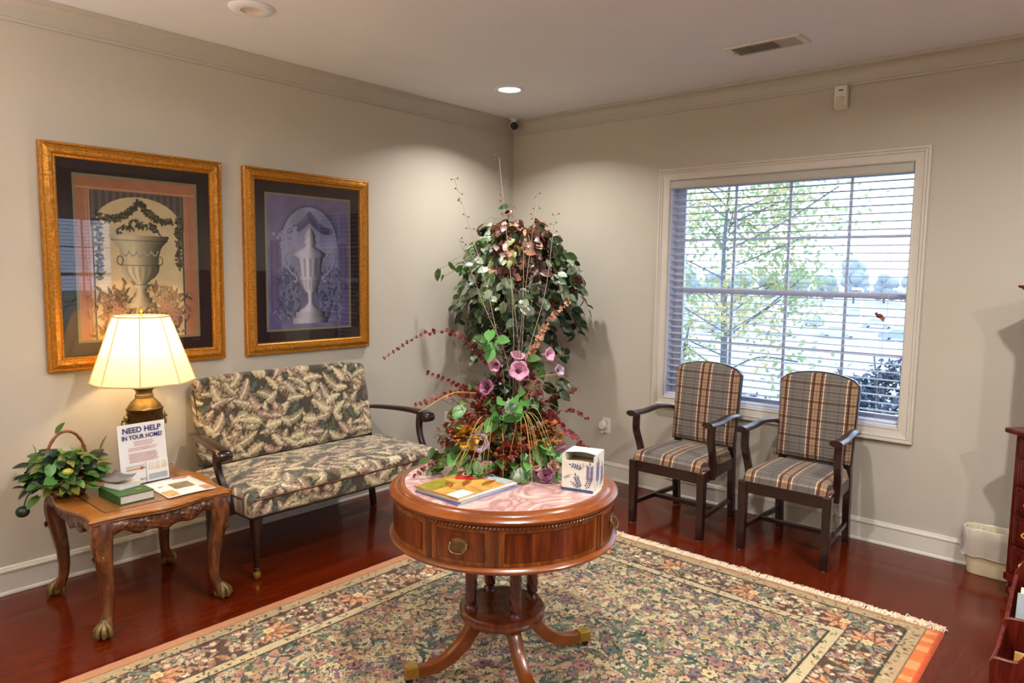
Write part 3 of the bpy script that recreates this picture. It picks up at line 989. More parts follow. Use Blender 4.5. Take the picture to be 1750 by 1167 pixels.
# =================================================================== PLAID ARMCHAIRS (local: +X front, origin floor centre)
def make_armchair():
    root = thing('armchair', 'x', 'chair')
    fx, fy, bx, by = .232, .226, -.245, .192
    def leg(x, y, x1=None, top=.40, s=.023):
        b = MB()
        x1 = x if x1 is None else x1
        vs = []
        for (cx, z, w) in ((x1, .004, s * .86), (x, top, s)):
            vs += [(cx - w, y - w, z), (cx + w, y - w, z), (cx + w, y + w, z), (cx - w, y + w, z)]
        b.add(vs, [(0, 3, 2, 1), (4, 5, 6, 7), (0, 1, 5, 4), (1, 2, 6, 5), (2, 3, 7, 6), (3, 0, 4, 7)])
        l_ = b.build('leg', M['dark'], root, smooth=0, bevel=.003)
        g = MB(); g.lathe([(.017, 0), (.019, .004), (.0, .004)], 12, (x1, y, 0), cap=False)
        tag(g.build('glide', M['lens_off'], l_, smooth=30), 'pale plastic floor glide')
    for s in (-1, 1):
        leg(fx, s * fy)
        # rear leg continues into the back post, raked backwards
        b = MB()
        pts = [(bx - .030, .004), (bx - .01, .18), (bx, .40), (bx - .012, .50), (bx - .028, .66), (bx - .058, .90)]
        w = .019
        for i in range(len(pts) - 1):
            pass
        vs, fs = [], []
        for (cx, z) in pts:
            yy = s * (by - (.010 if z > .45 else 0))
            vs += [(cx - .022, yy - w, z), (cx + .022, yy - w, z), (cx + .022, yy + w, z), (cx - .022, yy + w, z)]
        for i in range(len(pts) - 1):
            for k in range(4):
                fs.append((i * 4 + k, i * 4 + (k + 1) % 4, (i + 1) * 4 + (k + 1) % 4, (i + 1) * 4 + k))
        fs += [(3, 2, 1, 0), tuple(len(vs) - 4 + k for k in range(4))]
        b.add(vs, fs)
        l_ = b.build('leg', M['dark'], root, smooth=30, bevel=.003)
        g = MB(); g.lathe([(.015, 0), (.017, .004), (.0, .004)], 12, (bx - .030, s * by, 0), cap=False)
        tag(g.build('glide', M['lens_off'], l_, smooth=30), 'pale plastic floor glide')
    # seat frame rails
    def rail(p0, p1, z0, z1, t):
        d = Vector((p1[0] - p0[0], p1[1] - p0[1], 0)); n = Vector((-d.y, d.x, 0)).normalized() * t / 2
        vs = [(p[0] + sg * n.x, p[1] + sg * n.y, z) for z in (z0, z1) for p in (p0, p1) for sg in (-1, 1)]
        return MB().add(vs, [(0, 1, 3, 2), (4, 6, 7, 5), (0, 2, 6, 4), (1, 5, 7, 3), (0, 4, 5, 1), (2, 3, 7, 6)])
    for p0, p1 in (((fx, -fy), (fx, fy)), ((bx, -by), (bx, by)), ((fx, fy), (bx, by)), ((fx, -fy), (bx, -by))):
        rail(p0, p1, .335, .402, .028).build('seat_rail', M['dark'], root, smooth=0, bevel=.003)
    for s in (-1, 1):
        rail((fx - .01, s * fy), (bx - .02, s * by), .115, .142, .020).build('stretcher', M['dark'], root, smooth=0, bevel=.002)
    rail((-.0, -(fy + by) / 2 + .006), (-.0, (fy + by) / 2 - .006), .115, .140, .020).build('stretcher', M['dark'], root, smooth=0, bevel=.002)
    # seat cushion
    def seat(u, v):
        # u across, v back->front ; rounded pillow
        yy = (u * 2 - 1); xx = v
        wy = .205 + .032 * xx
        x = bx + .02 + (fx + .016 - bx - .02) * xx
        ed = min(1, (1 - abs(yy)) / .13) ; ef = min(1, xx / .10, (1 - xx) / .10)
        h = .402 + .058 * (math.sqrt(max(0, 1 - (1 - ed) ** 2)) * math.sqrt(max(0, 1 - (1 - ef) ** 2))) + .012 * (1 - yy * yy) * sin(pi * xx)
        return (x, yy * wy, h)
    b = MB(); b.grid(28, 28, seat)
    b.box(bx + .03, fx, -.2, .2, .39, .402)
    b.build('seat', M['plaid_seat'], root, smooth=60)
    # back: arched padded panel in a dark frame, tilted
    tilt = T(-.226, 0, .472, ry=radians(-6.5))
    hw, bh = .212, .448
    def outl(g):
        pts = [(-hw + .006 - g, -g), (hw - .006 + g, -g), (hw + .004 + g, bh)]
        n = 14
        arc = []
        for i in range(n + 1):
            t = i / n
            yy = (hw + g + .004) * (1 - 2 * t)
            zz = bh + .012 + g + .050 * (1 - (2 * t - 1) ** 2) ** .85
            arc.append((yy, zz))
        arc[0] = (hw + .004 + g, bh + g * .5); arc[-1] = (-hw - .004 - g, bh + g * .5)
        return pts[:2] + arc
    MB().prism([(a, c) for a, c in outl(.007)], -.022, .012, 'x', tilt).build('back_frame', M['dark'], root, smooth=20, bevel=.003)
    b = MB()
    o0 = outl(0)
    cen = (0, .25)
    n = len(o0)
    rings = [(1.0, .010), (.995, .022), (.965, .032), (.90, .039), (.6, .046), (.3, .049), (0.001, .050)]
    vs = []
    for (s_, h_) in rings:
        for a, c in o0:
            vs.append(tilt @ Vector((h_, cen[0] + (a - cen[0]) * s_, cen[1] + (c - cen[1]) * s_)))
    fs = []
    for i in range(len(rings) - 1):
        for k in range(n):
            fs.append((i * n + k, i * n + (k + 1) % n, (i + 1) * n + (k + 1) % n, (i + 1) * n + k))
    b.add(vs, fs)
    b.build('backrest', M['plaid_back'], root, smooth=60)
    # arms
    for s in (-1, 1):
        pts = spline([(-.262, s * .214, .655), (-.20, s * .232, .675), (-.06, s * .243, .690), (.08, s * .25, .680), (.19, s * .252, .682), (.245, s * .252, .686)], 5)
        m_ = len(pts)
        rad = [.021 + .009 * (i / (m_ - 1)) for i in range(m_)]
        b = MB(); b.tube(pts, rad, 10, flat=(1.15, .62), upv=(0, 0, 1))
        b.build('armrest', M['dark'], root, smooth=40)
        pts = spline([(.128, s * .236, .345), (.126, s * .240, .42), (.150, s * .245, .50), (.182, s * .249, .58), (.180, s * .25, .672)], 5)
        b = MB(); b.tube(pts, [.027] * len(pts), 4, flat=(.75, 1.0), upv=(0, 1, 0))
        b.build('arm_support', M['dark'], root, smooth=0, bevel=.003)
    return root
ca = make_armchair()
ca.location = (-.452, -1.857, 0); ca.rotation_euler = (0, 0, pi)
tag(ca, 'plaid upholstered armchair nearer the room corner, before the left half of the window', group='plaid armchairs under the window')
cb = copy_tree(ca)
cb.location = (-.402, -2.535, 0); cb.rotation_euler = (0, 0, pi + .015)
tag(cb, 'plaid upholstered armchair nearer the waste bin, before the right half of the window')

# =================================================================== SETTEE
def rbox(sx, sy, sz, r, step, dome=0, crown_y=0):
    """dense rounded box centred on the origin (returns MB)"""
    b = MB()
    hx, hy, hz = sx / 2, sy / 2, sz / 2
    def face(ax, sg):
        dims = [hx, hy, hz]
        o = [i for i in range(3) if i != ax]
        nu = max(2, int(2 * dims[o[0]] / step)); nv = max(2, int(2 * dims[o[1]] / step))
        def fn(u, v):
            p = [0, 0, 0]
            p[ax] = sg * dims[ax]; p[o[0]] = (2 * u - 1) * dims[o[0]]; p[o[1]] = (2 * v - 1) * dims[o[1]]
            q = [max(-(d - r), min(d - r, c)) for c, d in zip(p, dims)]
            d = [a - c for a, c in zip(p, q)]
            l = math.sqrt(sum(x * x for x in d)) or 1
            return tuple(c + a * r / l for c, a in zip(q, d))
        b.grid(nu, nv, fn)
    for ax in range(3):
        for sg in (-1, 1): face(ax, sg)
    return b

def fabric_canvas():
    res = .003
    L = lambda *c: np.array(srgb(*c)[:3], dtype=np.float32)
    C = Canvas(1.5, 1.1, res, srgb(74, 66, 54))
    R = random.Random(21)
    bgc = [L(92, 94, 74), L(112, 90, 76), L(88, 98, 84), L(104, 96, 78), L(126, 108, 88)]
    lf = [(L(224, 210, 172), L(182, 160, 122)), (L(216, 196, 160), L(166, 142, 112)), (L(206, 188, 160), L(160, 130, 110)), (L(228, 214, 176), L(186, 164, 124)), (L(196, 180, 146), L(146, 130, 98)), (L(206, 178, 152), L(150, 118, 98))]
    dark = L(66, 56, 46)
    for _ in range(700):
        c = R.choice(bgc)
        C.leaf(R.uniform(0, 1.5), R.uniform(0, 1.1), R.uniform(0, 6.3), R.uniform(.05, .11), R.uniform(.018, .032), c * 1.3, c * .75, edge=L(58, 48, 40), lobes=3)
    px, py = .235, .165
    for j in range(-1, 8):
        for i in range(-1, 8):
            ox = i * px + (px / 2 if j % 2 else 0) + R.uniform(-.015, .015)
            oy = j * py + R.uniform(-.012, .012)
            fl = 1 if (i + j) % 2 else -1
            stem = [(ox + fl * .10 * sin(t * 3.6), oy - .10 + .24 * t) for t in np.linspace(0, 1, 14)]
            C.line(stem, .009, dark)
            C.line(stem, .005, L(186, 176, 138))
            for k in range(7):
                t = (k + .4) / 7
                x, y = stem[int(t * 13)]
                a = pi / 2 + fl * (1 if k % 2 else -1) * R.uniform(.6, 1.6)
                ci, co = R.choice(lf)
                g = R.uniform(.78, 1.05)
                C.leaf(x, y, a, R.uniform(.075, .120), R.uniform(.034, .046), ci * g, co * g, edge=dark, vein=L(232, 220, 188), lobes=R.choice([3, 4]), depth=.30, bend=R.uniform(-.6, .6))
            for q in (-1, 0, 1):
                x, y = stem[-1]
                ci, co = R.choice(lf)
                C.leaf(x, y, pi / 2 + q * .8 + fl * .4, .095, .036, ci, co, edge=dark, vein=L(232, 220, 188), lobes=4, depth=.32, bend=.3 * q)
    return C
FC = fabric_canvas()
def fabcol(me, ufn):
    co = verts_np(me)
    u, v = ufn(co)
    setcol(me, FC.sample(np.mod(u, 1.49), np.mod(v, 1.09)))

def make_settee():
    root = thing('settee', 'leaf-patterned tapestry settee with dark wooden arms between end table and flowers', 'settee', (-2.135, 0, 0))
    # backrest
    b = rbox(1.155, .085, .495, .036, .0065)
    vs = []
    for (x, y, z) in b.v:
        k = (z + .2475) / .495
        x2 = x * (1.0 - .02 * k)
        z2 = z - .022 * max(0, abs(x) / .5775 - .55) ** 2 * 5 * k
        y2 = y - .012 * (1 - (x / .58) ** 2) * (1 - (2 * k - 1) ** 2) * (y < 0)
        vs.append((x2, y2, z2))
    b.v = vs
    mt = T(0, -.112, .705, rx=radians(-10.5))
    me = b.mesh('backrest', M['fabric'], 60)
    fabcol(me, lambda c: (c[:, 0] + .62, c[:, 2] + .30 - c[:, 1] * .8))
    inst('backrest', me, root, mt)
    # seat
    b = rbox(1.265, .60, .125, .030, .0065)
    vs = []
    for (x, y, z) in b.v:
        up_ = 1 if z > 0 else 0
        dz = .030 * (1 - (x / .64) ** 4) * (1 - (y / .31) ** 4) * (z > 0) * (z / .0625)
        fr_ = .010 * (1 - (x / .64) ** 2) * (y < -.26)
        vs.append((x, y - fr_, z + dz))
    b.v = vs
    me = b.mesh('seat', M['fabric'], 60)
    fabcol(me, lambda c: (c[:, 0] + .70, np.where(c[:, 1] < -.285, c[:, 2] + .36, c[:, 1] * -1 * -1 + .36 + .285 + .06)))
    st = inst('seat', me, root, T(0, -.478, .400))
    # piping welt round the front and sides
    hx, y0_, y1_ = .633, -.778, -.19
    pts = [(-hx, y1_, .432)] + [(-hx, y, .432) for y in (-.3, -.5, -.7)] + [(-hx + .012, -.765, .432), (-hx + .045, -.782, .431)]
    pts += [(x, -.778 - .010 * (1 - (x / .64) ** 2) - .003, .431) for x in np.linspace(-.55, .55, 12)]
    pts += [(hx - .045, -.782, .431), (hx - .012, -.765, .432)] + [(hx, y, .432) for y in (-.7, -.5, -.3)] + [(hx, y1_, .432)]
    MB().tube([(p[0], p[1] + .478, p[2] - .400) for p in pts], .0042, 6).build('piping', M['carved'], st)
    MB().box(-.60, .60, -.74, -.20, .318, .345).build('seat_frame', M['dark'], root, smooth=0, bevel=.004)
    MB().box(-.53, .53, -.205, -.170, .425, .475).build('back_rail', M['dark'], root, smooth=0, bevel=.004)
    for s in (-1, 1):
        b = MB()
        pts = spline([(s * .548, -.215, .003), (s * .54, -.195, .2), (s * .54, -.18, .40), (s * .545, -.165, .52), (s * .55, -.105, .80), (s * .55, -.085, .88)], 5)
        b.tube(pts, [.026] * len(pts), 4, flat=(.95, .8), upv=(0, 1, 0))
        b.build('leg', M['dark'], root, smooth=30, bevel=.003)
        b = MB()
        b.lathe([(.0, .045), (.016, .045), (.014, .09), (.017, .16), (.024, .23), (.031, .29), (.033, .33), (0, .33)], 20, (s * .555, -.705, 0), cap=False)
        l_ = b.build('leg', M['dark'], root)
        b = MB(); b.lathe([(.0, .002), (.012, .004), (.021, .018), (.019, .034), (.012, .050), (.015, .062), (.0, .064)], 16, (s * .555, -.708, 0), cap=False)
        tag(b.build('foot', M['brass'], l_), 'small brass ball foot')
        # arm
        pts = spline([(s * .588, -.12, .642), (s * .602, -.22, .652), (s * .632, -.36, .657), (s * .655, -.48, .656), (s * .664, -.57, .650), (s * .666, -.620, .642)], 6)
        m_ = len(pts)
        rad = [.024 + .014 * min(1, i / (m_ - 1) * 1.2) for i in range(m_)]
        b = MB(); b.tube(pts, rad, 16, flat=(1.0, .50), upv=(0, 0, 1))
        b.lathe([(0, -.040), (.020, -.040), (.026, -.034), (.028, 0), (.026, .034), (.020, .040), (0, .040)], 20, cap=False, M4=T(s * .666, -.612, .628, ry=pi / 2))
        b.build('armrest', M['dark'], root, smooth=45)
        pts = spline([(s * .640, -.628, .335), (s * .644, -.618, .40), (s * .652, -.560, .49), (s * .660, -.535, .57), (s * .663, -.545, .645)], 6)
        b = MB(); b.tube(pts, [.030 - .006 * sin(pi * i / (len(pts) - 1)) for i in range(len(pts))], 4, flat=(.85, .95), upv=(0, 1, 0))
        b.build('arm_support', M['dark'], root, smooth=30, bevel=.004)
    return root
make_settee()

# =================================================================== CARVED END TABLE
def make_end_table():
    root = thing('end_table', 'carved walnut end table with claw feet under the lamp and basket', 'table', (-3.155, -.475, 0))
    HX, HY = .308, .345
    def outline(g, n=48):
        pts = []
        def wob(t):   # serpentine edge
            return .014 * cos(t * 2 * pi) - .008 * cos(t * 4 * pi)
        N = 26
        # each side from corner to corner with clipped rounded corners
        cs = [(-1, -1), (1, -1), (1, 1), (-1, 1)]
        for k in range(4):
            a, c = cs[k], cs[(k + 1) % 4]
            for i in range(N):
                t = i / N
                x = (a[0] + (c[0] - a[0]) * t) * (HX + g)
                y = (a[1] + (c[1] - a[1]) * t) * (HY + g)
                w = -wob(t)
                nx_, ny_ = ((0, -1), (1, 0), (0, 1), (-1, 0))[k]
                x, y = x + nx_ * (w - .014), y + ny_ * (w - .014)
                rc = .052
                qx = max(-(HX + g - rc), min(HX + g - rc, x)); qy = max(-(HY + g - rc), min(HY + g - rc, y))
                dl = math.hypot(x - qx, y - qy)
                if dl > rc and abs(x) > HX + g - rc and abs(y) > HY + g - rc:
                    x, y = qx + (x - qx) * rc / dl, qy + (y - qy) * rc / dl
                pts.append((x, y))
        return pts
    def ringed(rings):
        b = MB()
        vs, fs = [], []
        n = None
        for g, z in rings:
            o = outline(g); n = len(o)
            vs += [(x, y, z) for x, y in o]
        for i in range(len(rings) - 1):
            for k in range(n):
                fs.append((i * n + k, i * n + (k + 1) % n, (i + 1) * n + (k + 1) % n, (i + 1) * n + k))
        fs.append(tuple(range(n))[::-1]); fs.append(tuple((len(rings) - 1) * n + k for k in range(n)))
        return b.add(vs, fs)
    b = ringed([(-.016, .490), (-.004, .492), (.000, .497), (-.003, .501), (.004, .504), (.008, .511), (.005, .518), (-.004, .520), (-.012, .518), (-.016, .519), (-.02, .5185)])
    top = b.build('tabletop', M['tabletop'], root, smooth=35)
    # inset panel with dark line
    MB().box(-.225, .225, -.262, .262, .5185, .5192).build('inlay_line', M['inlay'], top, smooth=0)
    MB().box(-.221, .221, -.258, .258, .5190, .5197).build('inset_panel', M['topinset'], top, smooth=0)
    # aprons with scalloped lower edge and carved relief
    def apron(L_, mw, shell):
        nx_, nz = 120, 18
        def low(t):       # depth of the apron below z=.49
            u = abs(2 * t - 1)
            return .060 + .030 * math.exp(-(u / .16) ** 2) + .018 * math.exp(-((u - .42) / .16) ** 2) - .016 * math.exp(-((u - .68) / .10) ** 2) + .022 * max(0, u - .86) / .14
        def relief(x, z):
            r = 0
            for cx, cz, sg in ((-.075, -.048, 1), (.075, -.048, -1), (-.15, -.034, -1), (.15, -.034, 1), (0, -.055, 1)):
                dx, dz = x - cx, z - cz
                d = math.hypot(dx, dz); a = math.atan2(dz, dx * sg)
                r += .0055 * math.exp(-(d / .030) ** 2) * (.5 + .5 * sin(a * 1 + d * 420))
            d = math.hypot(x, z + .030); a = math.atan2(z + .030, x)
            r += .006 * math.exp(-(d / .026) ** 2) * (.5 + .5 * cos(a * 11))
            r += .0022 * sin(x * 150 + z * 90) * sin(z * 200 - x * 60) * (abs(x) < .2)
            return r
        def fn(u, v):
            dd = low(u)
            x = (u - .5) * L_
            z = -dd * v
            bul = .010 * sin(pi * min(1, v * 1.05))
            y = -.012 - bul - relief(x, z)
            if v > .97: y += .006
            return (x, y, .492 + z)
        b = MB(); b.grid(nx_, nz, fn)
        b.grid(60, 2, lambda u, v: ((u - .5) * L_, .006 if v > .0 else .006, .492 - low(u) * v))
        b.grid(60, 1, lambda u, v: ((u - .5) * L_, -.014 + .020 * v, .492 - low(u)))
        b.build('apron', M['carved'], root, smooth=50, weld=False, mw=mw)
    apron(.50, T(0, -.295, 0), 0)
    apron(.50, T(0, .295, 0, rz=pi), 0)
    apron(.56, T(.262, 0, 0, rz=pi / 2), 0)
    apron(.56, T(-.262, 0, 0, rz=-pi / 2), 0)
    for sx in (-1, 1):
        for sy in (-1, 1):
            d = Vector((sx, sy, 0)).normalized()
            base = Vector((sx * .232, sy * .272, 0))
            ctr = [(.505, .006), (.48, .016), (.44, .026), (.40, .029), (.35, .022), (.29, .010), (.22, -.002), (.15, -.006), (.10, -.001), (.06, .014), (.035, .026)]
            rad = [.036, .040, .041, .038, .034, .030, .026, .023, .021, .023, .026]
            b = MB()
            n = 20
            vs, fs = [], []
            for (z, off), r in zip(ctr, rad):
                c = base + d * off
                for k in range(n):
                    a = 2 * pi * k / n
                    rel = a - math.atan2(d.y, d.x)
                    q = 1 + .10 * abs(cos(2 * rel)) + (.06 * cos(rel * 9) * (z > .33))
                    vs.append((c.x + r * q * cos(a), c.y + r * q * sin(a), z))
            for i in range(len(ctr) - 1):
                for k in range(n):
                    fs.append((i * n + k, i * n + (k + 1) % n, (i + 1) * n + (k + 1) % n, (i + 1) * n + k))
            fs += [tuple(range(n))[::-1], tuple((len(ctr) - 1) * n + k for k in range(n))]
            b.add(vs, fs)
            # carved acanthus on the knee: fanned ridges + a scroll
            side = Vector((-d.y, d.x, 0))
            for q in (-2, -1, 0, 1, 2):
                top_ = base + d * (.060 - .004 * abs(q)) + side * q * .012
                mid = base + d * (.068 - .005 * abs(q)) + side * q * .008
                low = base + d * .056 + side * q * .003
                b.tube([(top_.x, top_.y, .468), (mid.x, mid.y, .42), (low.x, low.y, .35 - .012 * (2 - abs(q)))], [.0045, .0055, .003], 5)
            for sg in (-1, 1):
                pts = []
                for t in np.linspace(0, 1, 16):
                    rr = .016 * (1 - t * .8); a = t * 9
                    c = base + d * .060 + side * sg * (.014 + rr * cos(a) * .6)
                    pts.append((c.x, c.y, .345 + rr * sin(a)))
                b.tube(pts, .0035, 5)
            l_ = b.build('leg', M['carved'], root, smooth=50, weld=False)
            # claw and ball foot
            b = MB()
            c = base + d * .034
            b.ball((c.x, c.y, .026), .027, 14, 9)
            for q in (-1.25, -.42, .42, 1.25, 3.14):
                dd = Matrix.Rotation(q, 3, 'Z') @ d
                p0 = c - d * .006 + Vector((0, 0, .070)); p1 = c + dd * .027 + Vector((0, 0, .046)); p2 = c + dd * .033 + Vector((0, 0, .022)); p3 = c + dd * .024 + Vector((0, 0, .006))
                b.tube(spline([p0, p1, p2, p3], 4), [.012, .012, .011, .011, .0105, .010, .010, .009, .010, .009, .008, .006, .004], 8)
            tag(b.build('claw_foot', M['clawgold'], l_, smooth=50, weld=False), 'gilded claw and ball foot')
    return root
make_end_table()

# =================================================================== ROUND DRUM TABLE
TC = Vector((-2.452, -2.128, .003))
TOP = .752
def make_round_table():
    root = thing('drum_table', 'round wooden drum table with pink marble top and four splayed legs', 'table', TC)
    b = MB()
    b.lathe([(.376, .745), (.378, TOP + .001), (.388, .754), (.396, .751), (.400, .745), (.404, .742), (.412, .742), (.424, .738), (.432, .731), (.432, .724), (.426, .718), (.420, .712), (.376, .712)], 96, cap=False)
    b.build('top_rim', M['honey'], root, smooth=35)
    b = MB(); b.lathe([(0, .725), (.3755, .725), (.3755, TOP), (0, TOP)], 96, cap=False)
    b.build('marble_top', M['marble'], root, smooth=30)
    b = MB(); b.lathe([(.30, .56), (.415, .566), (.415, .713), (.30, .713)], 96, cap=False)
    b.build('drum', M['yew'], root, smooth=30)
    b = MB(); b.lathe([(.30, .553), (.424, .553), (.431, .558), (.432, .565), (.426, .571), (.420, .574), (.414, .576), (.3, .576)], 96, cap=False)
    b.build('base_moulding', M['honey'], root, smooth=35)
    # rope moulding: short slanted beads
    b = MB()
    n = 190
    for k in range(n):
        a = 2 * pi * k / n
        p = Vector((.4215 * cos(a), .4215 * sin(a), .7085)); t = Vector((-sin(a), cos(a), 0))
        b.tube([p - t * .005 - Vector((0, 0, .0035)), p, p + t * .005 + Vector((0, 0, .0035))], [.0026, .0042, .0026], 5)
    b.build('rope_moulding', M['honey'], root, smooth=60, weld=False)
    def arcpanel(a0, a1, z0, z1, r, t, name, mat, par, n=14):
        b = MB()
        vs = []
        for k in range(n + 1):
            a = radians(a0 + (a1 - a0) * k / n)
            for rr, z in ((r, z0), (r + t, z0), (r + t, z1), (r, z1)):
                vs.append((rr * cos(a), rr * sin(a), z))
        fs = []
        for k in range(n):
            for q in range(4):
                fs.append((k * 4 + q, k * 4 + (q + 1) % 4, (k + 1) * 4 + (q + 1) % 4, (k + 1) * 4 + q))
        fs += [(3, 2, 1, 0), tuple(n * 4 + q for q in range(4))]
        b.add(vs, fs)
        return b.build(name, mat, par, smooth=30)
    for q in range(4):
        A = 201.5 + 90 * q
        # drawer with crossband border, flame panel, line inlay and brass pull
        dr = arcpanel(A - 14.6, A + 14.6, .580, .702, .413, .0045, 'drawer', M['yew'], root)
        arcpanel(A - 11.9, A + 11.9, .592, .690, .4165, .0014, 'inlay_line', M['inlay'], dr)
        arcpanel(A - 11.5, A + 11.5, .594, .688, .4172, .0014, 'flame_panel', M['flame'], dr)
        rot = T(0, 0, 0, rz=radians(A))
        b = MB()
        oc = [(.030, .012), (.018, .022), (-.018, .022), (-.030, .012), (-.030, -.012), (-.018, -.022), (.018, -.022), (.030, -.012)]
        b.prism([(a, c + .643) for a, c in oc], .4185, .4215, 'x', rot)
        b.prism([(a * .78, c * .74 + .643) for a, c in oc], .4215, .4235, 'x', rot)
        hd = b.build('handle_plate', M['antique'], dr, smooth=20, bevel=.0008)
        b = MB()
        b.prism([(.014 * cos(t), .009 * sin(t) + .645) for t in np.linspace(0, 2 * pi, 16, endpoint=False)], .4235, .427, 'x', rot)
        b.build('boss', M['antique'], hd, smooth=20)
        b = MB()
        bail = [rot @ Vector(p) for p in [(.424, -.028, .648), (.432, -.030, .640), (.438, -.026, .630), (.440, -.014, .622), (.440, .014, .622), (.438, .026, .630), (.432, .030, .640), (.424, .028, .648)]]
        b.tube(spline(bail, 3), .0024, 7)
        for s in (-1, 1): b.ball(rot @ Vector((.425, s * .029, .648)), .005, 8, 6)
        b.build('bail_handle', M['antique'], hd, smooth=50, weld=False)
        # divider stiles
        for s in (-1, 1):
            arcpanel(A + s * 16.7 - 1.35, A + s * 16.7 + 1.35, .577, .705, .413, .004, 'stile', M['flame'], root, 3)
        # wide false panel between drawers
        B = A + 45
        pn = arcpanel(B - 26.4, B + 26.4, .580, .702, .413, .003, 'false_panel', M['yew'], root, 24)
        arcpanel(B - 24.0, B + 24.0, .592, .690, .4150, .0014, 'inlay_line', M['inlay'], pn, 24)
        arcpanel(B - 23.6, B + 23.6, .594, .688, .4158, .0014, 'flame_panel', M['flame'], pn, 24)
    # pedestal
    phi0 = 154.5
    b = MB(); b.lathe([(0, .205), (.135, .205), (.150, .210), (.163, .216), (.167, .226), (.163, .236), (.165, .240), (.166, .248), (.160, .254), (.148, .255), (.0, .255)], 64, cap=False)
    b.build('platform', M['flame'], root, smooth=35)
    for k in range(4):
        a = radians(phi0 + 90 * k)
        cx, cy = .128 * cos(a), .128 * sin(a)
        b = MB()
        prof = [(.0255, .255), (.0255, .268), (.019, .272), (.017, .280), (.0215, .286), (.0215, .292)]
        b.lathe([(0, .255)] + prof + [(0, .292)], 20, (cx, cy, 0), cap=False)
        # rope-twist shaft
        n, m_ = 24, 46
        vs, fs = [], []
        for i in range(m_ + 1):
            z = .292 + (.556 - .292) * i / m_
            for j in range(n):
                t = 2 * pi * j / n
                r = .0215 * (1 + .10 * cos(6 * (t + z * 26)))
                vs.append((cx + r * cos(t), cy + r * sin(t), z))
        for i in range(m_):
            for j in range(n):
                fs.append((i * n + j, i * n + (j + 1) % n, (i + 1) * n + (j + 1) % n, (i + 1) * n + j))
        b.add(vs, fs)
        b.build('column', M['cherry'], root, smooth=60, weld=False)
        # sabre leg
        ca_, sa_ = cos(a), sin(a)
        path = spline([(.075, .215), (.120, .185), (.165, .125), (.230, .075), (.300, .056), (.345, .058)], 6)
        path = [(p.x, p.y) for p in [Vector((q[0], q[1], 0)) for q in path]]
        b = MB()
        m2 = len(path)
        vs = []
        for i, (r, z) in enumerate(path):
            p0 = path[max(0, i - 1)]; p1 = path[min(m2 - 1, i + 1)]
            tx, tz = p1[0] - p0[0], p1[1] - p0[1]; l = math.hypot(tx, tz); tx /= l; tz /= l
            th = .030 - .013 * i / (m2 - 1); w = .021 - .003 * i / (m2 - 1)
            for sn, sw in ((-1, -1), (-1, 1), (.82, 1), (1, 0), (.82, -1)):
                rr = r - tz * th * sn; zz = z + tx * th * sn
                vs.append((rr * ca_ - w * sw * sa_, rr * sa_ + w * sw * ca_, zz))
        fs = [tuple(range(5))[::-1], tuple((m2 - 1) * 5 + q for q in range(5))]
        for i in range(m2 - 1):
            for q in range(5): fs.append((i * 5 + q, i * 5 + (q + 1) % 5, (i + 1) * 5 + (q + 1) % 5, (i + 1) * 5 + q))
        b.add(vs, fs)
        lg = b.build('leg', M['honey'], root, smooth=35)
        rotk = T(0, 0, 0, rz=a)
        b = MB(); b.box(.338, .388, -.0205, .0205, .036, .080, rotk)
        cap_ = b.build('brass_cap', M['brass'], lg, smooth=0, bevel=.003)
        b = MB(); b.lathe([(.0, -.006), (.014, -.006), (.014, .006), (.0, .006)], 16, cap=False, M4=rotk @ T(.372, 0, .026 - .0045 + .004, rx=pi / 2))
        b.tube([rotk @ Vector((.366, 0, .038)), rotk @ Vector((.372, 0, .026))], .004, 6)
        b.build('caster', M['rubber'], lg, smooth=40, weld=False)
    return root
make_round_table()

TOP = .755
